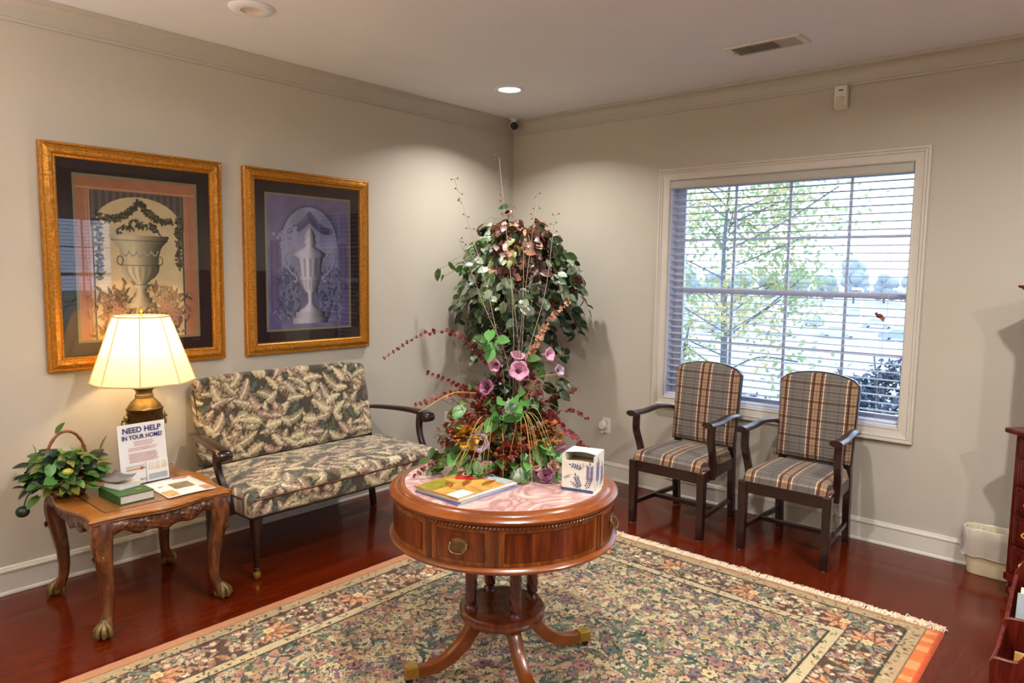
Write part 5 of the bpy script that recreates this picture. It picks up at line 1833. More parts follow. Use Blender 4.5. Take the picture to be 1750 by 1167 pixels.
for (p, az, i) in leafs:
    # keep clear of the two walls
    if TX + p.x > -.045: p.x = -.045 - TX - R.uniform(0, .05)
    if TY + p.y > -.045: p.y = -.045 - TY - R.uniform(0, .05)
    s = p.dot(rgt); dp = p.dot(fwd)
    out = Vector((cos(az), sin(az), 0))
    d = out * R.uniform(.1, 1.0) + Vector((R.uniform(-.8, .8), R.uniform(-.8, .8), -R.uniform(.1, 1.0)))
    d.normalize()
    L_ = R.uniform(.056, .086)
    q = p + d * L_
    if TX + q.x > -.03 or TY + q.y > -.03:
        d = Vector((-abs(d.x) if TX + q.x > -.03 else d.x, -abs(d.y) if TY + q.y > -.03 else d.y, d.z))
    upv = (out * 1.2 + Vector((-.5, -.5, .5)) + Vector((R.uniform(-.5, .5), R.uniform(-.5, .5), 0)))
    key = tree_leaf_color(s, p.z, dp)
    m = frame_mat(p, d, L_, upv=upv, roll=R.uniform(-.4, .4))
    lst.append((dp, key, m))
lst.sort(key=lambda t: t[0])
for dp, key, m in lst[:300]:
    inst('leaf', LM[key], root, m)
rest = {}
for dp, key, m in lst[300:]:
    add_leaf_to(rest.setdefault(key, MB()), m, key)
for key, mb in rest.items():
    tag(mb.build('foliage', M[key], root, smooth=60, weld=False), kind='stuff')
br.build('branches', M['bark'], root, weld=False)

# =================================================================== FLOWER ARRANGEMENT (local: +X camera right, +Y away, z up from table top)
root = thing('flower_arrangement', 'tall mixed silk flower arrangement with red sprigs on the round marble table', 'flower arrangement', (-2.385, -2.085, TOP), math.atan2(-.753, .658))
R = random.Random(77)
b = MB(); b.lathe([(0, .001), (.055, .001), (.060, .006), (.075, .030), (.086, .052), (.088, .060), (.082, .060), (.070, .030), (0, .012)], 32, (.01, -.0, 0), cap=False); b.build('bowl', M['bowl'], root)
b = MB(); b.ball((.01, 0, .055), .078, 16, 9, (1, 1, .55)); b.build('moss', M['soil'], root)
def put(key, s, z, d, dirv, L_, name='leaf', roll=None, upv=None):
    return inst(name, LM[key], root, frame_mat((s, d, z), dirv, L_, upv=upv, roll=R.uniform(-.5, .5) if roll is None else roll))
def rdir(s, z, down=.3):
    return Vector((s * 3 + R.uniform(-.8, .8), -1 + R.uniform(-.5, .9), R.uniform(-.9, .7) - down))
CUP = (0, -1, .5)
# green leaf groups: (s, z, spread, count, key, size, depth)
nleaf = 0
for s, z, sp, n, key, L_, dd in [(.02, .31, .030, 6, 'leaf_bright', .060, -.09), (-.015, .225, .030, 7, 'leaf_bright', .062, -.10), (-.18, .245, .03, 4, 'leaf_bright', .055, -.04), (-.195, .115, .035, 7, 'leaf_bright', .060, -.06),
                            (.14, .125, .03, 6, 'leaf_bright', .065, -.08), (.18, .055, .03, 4, 'leaf_bright', .060, -.09), (.235, .055, .015, 3, 'leaf_bright', .055, -.05), (-.06, .515, .03, 6, 'leaf_bright', .055, -.05),
                            (-.10, .54, .025, 5, 'leaf_mid', .05, -.03), (.10, .43, .03, 5, 'leaf_mid', .05, 0), (-.02, .06, .09, 16, 'leaf_mid', .05, -.09), (.03, .04, .05, 9, 'leaf_bright', .045, -.11), (-.12, .02, .05, 12, 'leaf_mid', .045, -.10),
                            (.0, .20, .09, 30, 'leaf_dark', .060, .03), (.0, .36, .07, 26, 'leaf_dark', .055, .02), (.14, .24, .05, 12, 'leaf_dark', .05, .0), (.19, .34, .04, 7, 'leaf_dark', .05, .0), (-.13, .17, .06, 14, 'leaf_olive', .05, .0), (-.25, .04, .06, 12, 'leaf_mid', .045, -.02),
                            (-.03, .30, .08, 10, 'leaf_mid', .05, -.03), (.06, .13, .07, 18, 'leaf_dark', .055, .0), (.10, .05, .07, 14, 'leaf_dark', .05, -.02)]:
    for k in range(n):
        ss = s + R.gauss(0, sp * .7); zz = max(.015, z + R.gauss(0, sp * .7)); de = dd + R.uniform(-.035, .04)
        if nleaf >= 290: break
        put(key, ss, zz, de, rdir(ss - .0, zz), L_ * R.uniform(.8, 1.15), upv=CUP); nleaf += 1
# clusters of small petals (hydrangea-like heads): one head = one part with petal children
pet = leaf_mesh(M['leaf_rust'], .5, .05, .12, .2, 3, 'petal')
def head(s, z, d, rad, key, n, name='flower_head', L_=.022):
    mb = MB()
    for k in range(n):
        v = Vector((R.gauss(0, 1), R.gauss(0, 1), R.gauss(0, 1))).normalized()
        p = Vector((s, d, z)) + v * rad * R.uniform(.65, 1)
        add_leaf_to(mb, frame_mat(p, v + Vector((R.uniform(-.8, .8), R.uniform(-.8, .8), R.uniform(-.8, .8))), L_ * R.uniform(.8, 1.2)), key)
    return mb.build(name, M[key], root, smooth=60, weld=False)
head(-.18, .205, -.07, .055, 'leaf_rust', 110); head(-.125, .24, -.06, .048, 'leaf_rust', 90); head(-.225, .165, -.06, .04, 'leaf_rust', 60)
head(-.150, .165, -.11, .038, 'petal_gold', 80); head(-.045, .135, -.07, .045, 'petal_orange', 60); head(-.03, .165, -.05, .035, 'petal_orange', 40)
head(.06, .165, -.10, .042, 'leaf_rust', 80); head(.01, .115, -.12, .036, 'leaf_rust', 70); head(-.015, .065, -.10, .028, 'leaf_rust', 40)
head(.15, .175, -.08, .05, 'petal_orange', 90); head(.175, .13, -.02, .04, 'petal_orange', 50); head(.11, .20, -.03, .035, 'leaf_maroon', 40)
head(-.09, .33, -.02, .045, 'petal_rose' if False else 'leaf_maroon', 50); head(.08, .345, -.04, .045, 'leaf_maroon', 50); head(-.02, .40, .0, .05, 'leaf_brown', 50)
head(-.085, .005 + .02, -.13, .025, 'leaf_pink', 40); head(.02, .26, .0, .07, 'leaf_brown', 90); head(-.07, .27, -.02, .05, 'leaf_maroon', 60); head(.09, .28, -.01, .05, 'leaf_brown', 60); head(-.04, .46, .0, .05, 'leaf_brown', 50); head(.05, .40, .01, .05, 'leaf_maroon', 50)
# sprigs: stem + rounded leaf pairs, each sprig one part
def sprig(pts, key, r=.012, step=.016, stem='twig', taper=.5, name='sprig'):
    path = spline(pts, 8)
    mk = key; key = {'leaf_maroon': 'sprig_maroon', 'leaf_rust': 'sprig_rust', 'leaf_pink': 'sprig_pink'}.get(key, key)
    mb = MB(); L = 0; last = 0; tot = sum((path[i + 1] - path[i]).length for i in range(len(path) - 1)); sg = 1
    for i in range(1, len(path)):
        L += (path[i] - path[i - 1]).length
        while L - last > step:
            last += step; sg = -sg
            t = (path[i] - path[i - 1]).normalized()
            side = t.cross(Vector((0, 1, .2))).normalized() * sg
            side = (side + Vector((R.uniform(-.6, .6), R.uniform(-1.1, .6), R.uniform(-.6, .6)))).normalized()
            size = r * 1.7 * (1 - taper * last / tot)
            add_leaf_to(mb, frame_mat(path[i], t * .5 + side + Vector((0, R.uniform(-.5, .5), R.uniform(-.2, .2))), size * R.uniform(.8, 1.15), upv=(0, -1, .3), roll=R.uniform(-.6, .6)), key)
            if R.random() < .7: add_leaf_to(mb, frame_mat(path[i], t * .4 - side + Vector((0, R.uniform(-.5, .5), 0)), size * R.uniform(.7, 1.1), upv=(0, -1, .3), roll=R.uniform(-.6, .6)), key)
    o = mb.build(name, M[mk], root, smooth=60, weld=False)
    s2 = MB(); s2.tube(path, .0013, 4); s2.build('stem', M[stem], o, weld=False)
    return o
sprig([(-.08, -.02, .28), (-.16, -.05, .34), (-.30, -.09, .405)], 'leaf_maroon', .013, .010)
sprig([(-.08, -.03, .30), (-.20, -.06, .325), (-.345, -.10, .285)], 'leaf_rust', .014, .009)
sprig([(-.06, 0, .42), (-.20, -.03, .545), (-.33, -.06, .545), (-.465, -.09, .460)], 'leaf_maroon', .013, .020, taper=.6)
sprig([(.06, 0, .18), (.16, -.03, .245), (.24, -.05, .262), (.305, -.06, .235)], 'leaf_maroon', .012, .012)
sprig([(.05, 0, .20), (.15, -.04, .235), (.24, -.07, .175), (.33, -.09, .085)], 'leaf_maroon', .015, .009, taper=.3)
sprig([(.10, .02, .25), (.18, 0, .30), (.27, -.02, .345)], 'leaf_maroon', .012, .012)
sprig([(-.10, -.04, .08), (-.22, -.08, .09), (-.30, -.11, .05), (-.355, -.12, .012)], 'leaf_maroon', .012, .014)
sprig([(-.10, -.06, .06), (-.20, -.09, .07), (-.29, -.10, .035)], 'leaf_olive', .012, .012)
sprig([(.05, 0, .40), (.10, -.02, .50), (.15, -.02, .60), (.225, -.02, .675)], 'leaf_pink', .014, .011)
sprig([(.03, -.02, .14), (.0, -.08, .10), (-.025, -.12, .02)], 'leaf_rust', .012, .008)
for pts in ([(-.05, -.10, .05), (-.10, -.14, .03), (-.15, -.16, .012)], [(-.03, -.10, .06), (-.08, -.15, .06), (-.12, -.17, .03)], [(-.14, -.06, .07), (-.20, -.10, .04), (-.17, -.14, .02)], [(.06, -.10, .05), (.07, -.15, .03), (.06, -.17, .01)], [(.14, -.08, .07), (.19, -.12, .03), (.18, -.14, .01)]):
    sprig(pts, 'leaf_bright', .011, .007)
# trumpet flowers: five-lobed bell with throat and calyx
def trumpet(s, z, d, face, key, R_=.030, L_=.055):
    m = frame_mat((s, d, z), face, 1.0, roll=R.uniform(0, 2))
    Mz = m @ Matrix.Rotation(pi / 2, 4, 'Y')
    b = MB()
    prof = [(.15, -1.0), (.2, -.75), (.3, -.5), (.45, -.28), (.75, -.08), (1.0, .0), (1.08, -.03)]
    b.lathe([(r * R_, q * L_) for r, q in prof], 30, cap=False, M4=Mz, rfun=lambda a, zz: 1 if zz < -.3 * L_ else 1 - .16 * (1 - abs(cos(2.5 * a))) )
    o = b.build('flower', M[key], root, smooth=60)
    q_ = .34 if key == 'petal_lav' else .16
    b = MB(); b.lathe([(0, -.30 * L_), (q_ * R_, -.30 * L_), (q_ * .9 * R_, -.42 * L_), (0, -.45 * L_)], 12, cap=False, M4=Mz); b.build('throat', M['throat'], o)
    b = MB(); b.lathe([(0, -1.25 * L_), (.10 * R_, -1.2 * L_), (.22 * R_, -1.0 * L_), (.26 * R_, -.78 * L_), (.18 * R_, -.76 * L_)], 10, cap=False, M4=Mz); b.build('calyx', M['leaf_mid'], o)
    return o
trumpet(-.055, .435, -.07, (-.5, -1, -.1), 'petal_pink', .026); trumpet(.035, .475, -.05, (.2, -.5, 1), 'petal_pink', .028); trumpet(.040, .420, -.10, (.1, -1, .15), 'petal_pink', .036)
trumpet(.160, .475, -.03, (.8, -.8, .2), 'petal_pink', .026); trumpet(-.115, .53, -.02, (-.4, -.2, 1), 'petal_pink', .022); trumpet(-.105, .148, -.12, (-.15, -1, .1), 'petal_lav', .036)
trumpet(.200, .105, -.08, (.5, -.5, -.5), 'petal_pink', .030); trumpet(-.085, .35, -.06, (-.3, -1, .3), 'petal_rose', .028); trumpet(.20, .41, 0, (.6, -.8, .3), 'petal_lav', .022); trumpet(.205, .135, -.06, (.2, -.4, 1), 'petal_pink', .022)
# roses: spiral of cupped petals
def rose(s, z, d, rad, key, face=(0, -1, .4)):
    m = frame_mat((s, d, z), face, 1.0) @ Matrix.Rotation(pi / 2, 4, 'Y')
    b = MB()
    for k in range(17):
        f = (k + 1) / 17
        a = k * 2.4; rr = rad * (.15 + .85 * f); open_ = .15 + .9 * f
        def fn(u, v):
            th = a + (u - .5) * (1.7 - .5 * f)
            r_ = rr * (.35 + .65 * v ** (1.2 - .7 * f))
            zz = rad * (1.0 - .55 * f) * v - rad * .25 * f * v ** 4 - .2 * rad
            w = 1 - .25 * (2 * u - 1) ** 2 * v
            return m @ Vector((r_ * cos(th) * w, r_ * sin(th) * w, zz * w))
        b.grid(6, 4, fn)
    return b.build('flower', M[key], root, smooth=70, weld=False)
rose(.145, .005 + .025, -.13, .034, 'petal_rose'); rose(.10, .075, -.11, .040, 'petal_pale', (-.3, -1, .5)); rose(.175, .065, -.12, .030, 'petal_pale', (.5, -1, .3)); rose(-.075, .06, -.12, .026, 'petal_pale')
# big veined rosette leaves
for s, z, d in ((.045, .035, -.15), (.245, .055, -.09), (.015, .285, -.12)):
    b = MB()
    n = 26
    b.lathe([(0, .006), (.012, .003), (.022, .001), (.029, -.003)], n, cap=False, M4=frame_mat((s, d, z), (.1, -1, .25), 1.0) @ Matrix.Rotation(pi / 2, 4, 'Y'), rfun=lambda a, zz: 1 + .05 * cos(a * 13))
    b.build('round_leaf', M['leaf_var'], root, smooth=20)
# arching grass
b = MB()
for p0, p1, hgt in [((.06, .265), (.175, .08), .05), ((.06, .265), (.13, .03), .05), ((.05, .265), (.085, -.0), .04), ((.05, .26), (.055, .01), .05), ((.05, .26), (.10, .09), .06), ((.04, .26), (.0, .10), .02), ((.06, .26), (.16, .13), .07),
                    ((-.07, .24), (-.21, .02), .02), ((-.07, .24), (-.245, .005), .03), ((-.07, .22), (-.15, .0), .02), ((-.06, .25), (-.085, .04), .02), ((-.08, .25), (-.19, .05), .05), ((-.02, .20), (-.02, .03), .0), ((-.05, .2), (-.13, .01), .03), ((-.12, .33), (-.32, .27), .03), ((.06, .3), (.2, .42), .05)]:
    for q in range(1 if R.random() < .6 else 2):
        j = R.uniform(-.012, .012)
        pts = [(p0[0], -.08, p0[1]), ((p0[0] * .6 + p1[0] * .4) + j, -.13, (p0[1] * .6 + p1[1] * .4) + hgt), (p1[0] + j, -.165, max(.008, p1[1]))]
        pth = spline(pts, 8)
        b.tube(pth, [.0013 * (1 - .7 * i / len(pth)) for i in range(len(pth))], 4)
b.build('grass_blades', M['straw'], root, weld=False)
# curly twigs
b = MB()
for k in range(26):
    s0, z0 = R.uniform(-.05, .08), R.uniform(.1, .3)
    sd = R.choice([-1, 1, 1]); L_ = R.uniform(.12, .30)
    pts = [(s0, R.uniform(-.04, .04), z0)]
    for q in range(1, 9):
        t = q / 8
        pts.append((s0 + sd * L_ * t * .8 + .022 * sin(q * 1.7 + k), pts[0][1] - .05 * t + .02 * cos(q * 1.3 + k), z0 + L_ * t * 1.1 * (1 - .5 * t) + .022 * cos(q * 1.9 + k)))
    b.tube(spline(pts, 4), .0012, 4)
b.build('curly_twigs', M['twig'], root, weld=False)
# tall wispy stems with seed beads
for top, base_, bend in [((-.045, 1.205), (.045, .40), .0), ((-.21, 1.125), (-.02, .40), .02), ((.10, 1.075), (.045, .42), -.01), ((.165, .995), (.06, .42), .02), ((-.02, .98), (.02, .40), .01), ((-.19, .90), (-.0, .42), .0), ((.05, .90), (.03, .4), .01)]:
    pts = [(base_[0] * .4, 0, .10), (base_[0], -.04, base_[1]), ((base_[0] + top[0]) / 2 + bend, -.06, (base_[1] + top[1]) / 2), (top[0], -.05, top[1])]
    pth = spline(pts, 8)
    s1 = MB(); s1.tube(pth, [.0020 * (1 - .65 * i / len(pth)) for i in range(len(pth))], 5)
    o = s1.build('tall_stem', M['paletwig'], root, weld=False)
    s2 = MB()
    for i, p in enumerate(pth):
        if p.z < .48: continue
        for q in range(2):
            sx = R.choice([-1, 1]) * R.uniform(.007, .015)
            c = (p.x + sx, p.y + R.uniform(-.01, .01), p.z + R.uniform(-.012, .02))
            s2.ball(c, .0032, 6, 4); s2.tube([tuple(p), c], .0006, 3)
    tag(s2.build('seed_beads', M['bead'], o, weld=False), kind='stuff')

# =================================================================== THINGS ON THE MARBLE
def magazine(x, y, z, rz, w, d, h, cover, label, name='magazine'):
    root = thing(name, label, 'magazine', (x, y, z), rz, 'magazines on the marble table')
    MB().box(-w / 2, w / 2, -d / 2, d / 2, 0, h - .0008).build('pages', M['pages'], root, smooth=0)
    b = MB(); b.box(-w / 2 - .001, w / 2 + .001, -d / 2 - .001, d / 2 + .001, h - .0008, h)
    b.box(-w / 2 - .0012, -w / 2, -d / 2, d / 2, 0, h)
    c = b.build('cover', cover, root, smooth=0)
    return root, c
magazine(-2.645, -2.128, TOP + .0005, radians(-3), .300, .226, .005, M['lavprint'], 'violet-edged magazine at the bottom of the pile on the marble table')
magazine(-2.642, -2.122, TOP + .006, radians(1), .296, .222, .006, M['bluegrey'], 'blue-grey magazine, second from the bottom of the marble table pile')
magazine(-2.646, -2.124, TOP + .0125, radians(-1), .290, .220, .005, M['paper'], 'pale magazine, just under the top one of the marble table pile')
mg, cv = magazine(-2.652, -2.120, TOP + .018, radians(0), .286, .218, .006, M['ochre'], 'magazine with a yellow leaf-print cover on top of the pile')
hz = .0061
MB().box(-.140, -.02, .02, .105, hz, hz + .0003).build('cover_picture', M['olive'], cv, smooth=0)
MB().box(-.138, -.060, -.103, -.045, hz, hz + .0004).build('address_label', M['paper'], cv, smooth=0)
MB().box(.095, .142, -.105, .105, hz, hz + .0003).build('cover_band', M['bluegrey'], cv, smooth=0)
b = MB()
for (x, y, a, l) in [(-.03, -.02, .5, .10), (.02, -.06, .1, .09), (-.07, .0, 1.0, .07), (.04, .02, -.4, .08)]:
    for k in range(10):
        t = k / 10; w = .012 * sin(pi * t)
        p = Vector((x + l * t * cos(a), y + l * t * sin(a)))
    pts = [(x + l * t * cos(a) - .016 * sin(pi * t) * sin(a), y + l * t * sin(a) + .016 * sin(pi * t) * cos(a)) for t in np.linspace(0, 1, 8)] + [(x + l * t * cos(a) + .013 * sin(pi * t) * sin(a), y + l * t * sin(a) - .013 * sin(pi * t) * cos(a)) for t in np.linspace(1, 0, 8)][1:-1]
    b.prism(pts, hz + .0002, hz + .0006)
b.build('printed_leaves', M['petal_orange'], cv, smooth=0)
root = thing('card', 'glossy red folded card lying on the yellow-covered magazine', 'card', (-2.578, -2.055, TOP + .0248), radians(35))
b = MB(); b.prism([(-.052, -.036), (.052, -.036), (.052, .036), (-.052, .036)], .0, .0025); b.build('card_sheet', M['red'], root, smooth=0)
b = MB(); b.tube([(.004 + .020 * cos(t), .002 + .014 * sin(t), .0032) for t in np.linspace(.5, 2 * pi, 20)], .0028, 5); b.build('bow', M['fringe'], root)

# tissue box
root = thing('tissue_box', 'white tissue box with blue and lavender sprigs at the right of the marble top', 'tissue box', (-2.392, -2.429, TOP + .0006), math.atan2(-.114, .034))
w, d, h = .060, .122, .134
b = MB()
b.box(-w, w, 0, .0015, 0, .113); b.box(-w, -w + .0015, .0015, d, 0, h); b.box(w - .0015, w, .0015, d, 0, h); b.box(-w + .0015, w - .0015, d - .0015, d, 0, h)
b.box(-w + .0015, w - .0015, .0015, d - .0015, 0, .002)
b.build('carton', M['tissuebox'], root, smooth=0)
b = MB()
n = 16
top = [(-w, d), (-w, .030)] + [(-w + .006 + (2 * w - .012) * t, .030 + .022 * sin(pi * t)) for t in np.linspace(0, 1, n)] + [(w, .030), (w, d)]
b.prism(top, h, h + .0015); b.build('top_flap', M['tissuebox'], root, smooth=0)
b = MB(); b.box(-w + .004, w - .004, .010, d - .01, .03, .100); b.build('dark_interior', plain('tissue_shadow_card', srgb(150, 132, 110), .9), root, smooth=0)
def twigprint(x, z, s, a, n, mat, plane='front', berries=False):
    b = MB()
    ca_, sa_ = cos(a), sin(a)
    def P(u, v): return (x + s * (u * ca_ - v * sa_), z + s * (u * sa_ + v * ca_))
    def lens(u, v, ang, l, wd):
        pts = []
        for t in np.linspace(0, 1, 6): pts.append((t * l, wd * sin(pi * t)))
        for t in np.linspace(1, 0, 6)[1:-1]: pts.append((t * l, -wd * sin(pi * t)))
        return [P(u + cos(ang) * q - sin(ang) * r, v + sin(ang) * q + cos(ang) * r) for q, r in pts]
    def add(pts):
        if plane == 'front': b.prism(pts, -.0005, .0, 'y')
        else: b.prism([(.0 + p[0], p[1]) for p in pts], w, w + .0005, 'x')
    add([P(0, -.02), P(1, -.012), P(1, .012), P(0, .02)])
    for k in range(n):
        u = .15 + .8 * k / n
        for sg in (-1, 1):
            if berries:
                add([P(u + .22 * cos(.7 * sg) + .07 * cos(t), .22 * sin(.9 * sg) + .07 * sin(t)) for t in np.linspace(0, 6.283, 7)[:-1]])
                add([P(u, 0), P(u + .03, 0), P(u + .2, .2 * sg)])
            else: add(lens(u, .02 * sg, sg * .8, .26, .050))
    add(lens(.95, 0, 0, .26, .05))
    return b.build('printed_sprig', mat, root, smooth=0)
twigprint(.012, .012, .050, 1.95, 5, M['blue']); twigprint(.004, .014, .032, 2.5, 3, M['blue']); twigprint(.032, .012, .042, 1.2, 4, M['blue'], berries=True); twigprint(-.052, .045, .026, .5, 3, M['blue']); twigprint(.018, .086, .045, 2.9, 4, M['blue'])
twigprint(-.01, .096, .04, .1, 3, M['bluegrey']); twigprint(.045, .035, .066, 1.55, 7, M['lavprint'])
twigprint(.045, .022, .085, 1.5, 8, M['lavprint'], 'side'); twigprint(.10, .014, .07, 1.6, 6, M['lavprint'], 'side'); twigprint(.08, .012, .03, 1.0, 3, M['blue'], 'side')
b = MB(); b.box(-w, w, -.0006, 0, .001, .011); b.build('blue_edge_band', M['blue'], root, smooth=0)

# =================================================================== WASTE BIN
root = thing('waste_bin', 'slim cream waste bin with a translucent liner beside the secretary desk', 'bin', (-.086, -3.425, 0))
def oval(a, k): return k
b = MB()
def ovl(hx, hy, z, n=40):
    out = []
    for k in range(n):
        t = 2 * pi * k / n
        c, s = cos(t), sin(t)
        out.append((hx * math.copysign(abs(c) ** .55, c), hy * math.copysign(abs(s) ** .55, s), z))
    return out
def loft(b, rings, cap0=True, cap1=False):
    n = len(rings[0]); vs = [p for r in rings for p in r]; fs = []
    for i in range(len(rings) - 1):
        for k in range(n): fs.append((i * n + k, i * n + (k + 1) % n, (i + 1) * n + (k + 1) % n, (i + 1) * n + k))
    if cap0: fs.append(tuple(range(n))[::-1])
    if cap1: fs.append(tuple((len(rings) - 1) * n + k for k in range(n)))
    return b.add(vs, fs)
loft(b, [ovl(.040, .100, .001), ovl(.044, .104, .006), ovl(.056, .126, .235), ovl(.059, .130, .238), ovl(.059, .130, .246), ovl(.053, .123, .246), ovl(.041, .100, .010)], True, True)
b.build('bin_body', M['bin'], root, smooth=40)
R = random.Random(4)
def crinkle(r, amt): return [(x * (1 + amt * sin(k * 2.3 + r)), y * (1 + amt * .5 * sin(k * 1.7 + r * 2)), z + amt * .12 * sin(k * 1.3 + r)) for k, (x, y, z) in enumerate(r_)]
rings = []
for i, (hx, hy, z) in enumerate([(.046, .112, .15), (.052, .121, .235), (.060, .131, .250), (.064, .136, .244), (.064, .137, .20), (.066, .139, .15), (.065, .138, .105)]):
    r_ = ovl(hx, hy, z, 60); rings.append(crinkle(i * 1.3, .012 if i in (2, 3) else .035))
b = MB(); loft(b, rings, False, False); b.build('bin_liner', M['liner'], root, smooth=60)
b = MB()
hem = [(x * 1.015, y * 1.01, z) for x, y, z in rings[-1]]
b.tube(hem + [hem[0]], .0012, 4, cap=False); b.build('liner_hem', M['white'], root)

# =================================================================== SECRETARY DESK
root = thing('secretary_desk', 'tall dark cherry secretary desk with brass pulls at the right edge', 'cabinet', (-.300, -3.515, 0), math.atan2(-.74, -.67))
def bx(name, x0, x1, y0, y1, z0, z1, mat='cherry', par=None, bev=.003):
    return MB().box(x0, x1, y0, y1, z0, z1).build(name, M[mat], par or root, smooth=0, bevel=bev)
bx('lower_case', -.010, .850, 0, .335, .105, .800)
bx('writing_ledge', -.048, .888, -.035, .345, .800, .826, bev=.008)
bx('upper_case', .004, .836, .02, .32, .826, 1.490)
b = MB(); b.prism([(-.045, 1.512), (-.045, 1.502), (-.022, 1.496), (-.005, 1.486), (.845, 1.486), (.862, 1.496), (.885, 1.502), (.885, 1.512)], -.028, .345, 'y'); b.build('cornice', M['cherry'], root, smooth=0, bevel=.003)
for k, (z0, z1) in enumerate([(.700, .782), (.565, .685), (.425, .550), (.275, .410), (.130, .260)]):
    dr = bx('drawer', .028, .812, -.014, 0, z0, z1, bev=.005)
    bx('drawer_panel', .048, .792, -.018, -.014, z0 + .018, z1 - .018, par=dr)
    for x in (.13, .70):
        b = MB(); zc = (z0 + z1) / 2
        b.prism([(x - .042, zc + .006), (x - .026, zc + .018), (x, zc + .013), (x + .026, zc + .018), (x + .042, zc + .006), (x + .034, zc - .010), (x, zc - .018), (x - .034, zc - .010)], -.0205, -.018, 'y')
        b.tube(spline([(x - .028, -.020, zc + .004), (x - .030, -.034, zc - .006), (x, -.036, zc - .014), (x + .030, -.034, zc - .006), (x + .028, -.020, zc + .004)], 4), .003, 6)
        b.build('brass_pull', M['brass'], dr, weld=False)
for x0, x1 in ((.030, .412), (.428, .810)):
    dr = bx('door', x0, x1, .004, .02, .850, 1.470, bev=.004)
    bx('door_panel', x0 + .055, x1 - .055, -.002, .004, .905, 1.415, par=dr, bev=.006)
b = MB(); b.ball((.395, -.004, 1.12), .010, 10, 8); b.ball((.445, -.004, 1.12), .010, 10, 8); b.build('door_knob', M['brass'], root, weld=False)
bx('base_skirt', -.014, .854, -.008, .335, .078, .112)
for x in (.022, .818):
    for y in (.022, .30):
        b = MB(); b.lathe([(.034, .082), (.024, .064), (.020, .050), (.024, .044)], 14, (x, y, 0)); b.ball((x, y - .004, .0255), .0245, 14, 10)
        for q in range(4):
            a = q * pi / 2 + pi / 4
            b.tube([(x + .018 * cos(a), y + .018 * sin(a), .060), (x + .029 * cos(a), y - .002 + .029 * sin(a), .034), (x + .025 * cos(a), y - .003 + .025 * sin(a), .012)], .006, 6)
        b.build('claw_foot', M['cherry'], root, weld=False)

# =================================================================== MAGAZINE RACK (bottom right corner)
root = thing('magazine_rack', 'dark wooden two-tier magazine rack at the lower right edge', 'rack', (-1.80, -3.623, 0))
def yz(pts, x0, x1, name, mat='cherry'):
    b = MB(); b.prism(pts, x0, x1, 'x'); return b.build(name, M[mat], root, smooth=20, bevel=.003)
yz([(-.008, .02), (-.004, .325), (-.012, .343), (-.024, .347), (-.062, .347), (-.078, .352), (-.088, .366), (-.100, .392), (-.118, .402), (-.30, .402), (-.37, .347), (-.42, .345), (-.42, .02)], 0, .016, 'front_panel')
yz([(-.002, .02), (-.002, .352), (-.010, .366), (-.03, .372), (-.10, .376), (-.42, .376), (-.42, .02)], .290, .306, 'middle_panel')
yz([(-.002, .02), (-.002, .44), (-.03, .50), (-.42, .50), (-.42, .02)], .56, .576, 'rear_panel')
b = MB(); b.prism([(.016, .02), (.016, .330), (.15, .315), (.29, .345), (.29, .02)], -.016, -.004, 'y'); b.build('side_panel', M['cherry'], root, smooth=0, bevel=.003)
b = MB(); b.prism([(.306, .02), (.306, .345), (.56, .44), (.56, .02)], -.016, -.004, 'y'); b.build('side_panel', M['cherry'], root, smooth=0, bevel=.003)
b = MB(); b.prism([(.016, .02), (.016, .33), (.56, .44), (.56, .02)], -.42, -.408, 'y'); b.build('side_panel', M['cherry'], root, smooth=0, bevel=.003)
bx('bottom_board', .016, .56, -.408, -.016, .03, .045, par=root)
for x in (.02, .55):
    for y in (-.03, -.40):
        b = MB(); b.lathe([(0, 0), (.018, 0), (.014, .03), (0, .03)], 12, (x, y, 0), cap=False); b.build('foot', M['cherry'], root)
def mag_in_rack(x, lean, h, col, label, y0=-.04, w=.21):
    r = thing('magazine', label, 'magazine', (-1.80 + x, -3.623, .046), 0, 'magazines in the rack')
    r.rotation_euler = (0, radians(lean), 0)
    MB().box(-.003, .003, y0 - w, y0, 0, h).build('pages', M['pages'], r, smooth=0)
    MB().box(-.0042, -.003, y0 - w, y0, 0, h).build('cover', col, r, smooth=0)
mag_in_rack(.085, 10, .285, M['ochre'], 'yellow-covered magazine leaning in the front tier of the rack', -.058, .05 + .15)
mag_in_rack(.120, 10, .270, M['bin'], 'cream booklet leaning in the front tier of the rack', -.075)
for k, (c, l) in enumerate([('bluegrey', 'blue-grey magazine lying nearest the middle panel of the rack'), ('bin', 'cream magazine, second in the rear tier of the rack'), ('lavprint', 'lavender magazine, third in the rear tier of the rack'), ('paper', 'white magazine at the back of the rear tier of the rack')]):
    mag_in_rack(.33 + k * .028, 14, .385 + .012 * k, M[c], l, -.030 - .006 * k, .24)

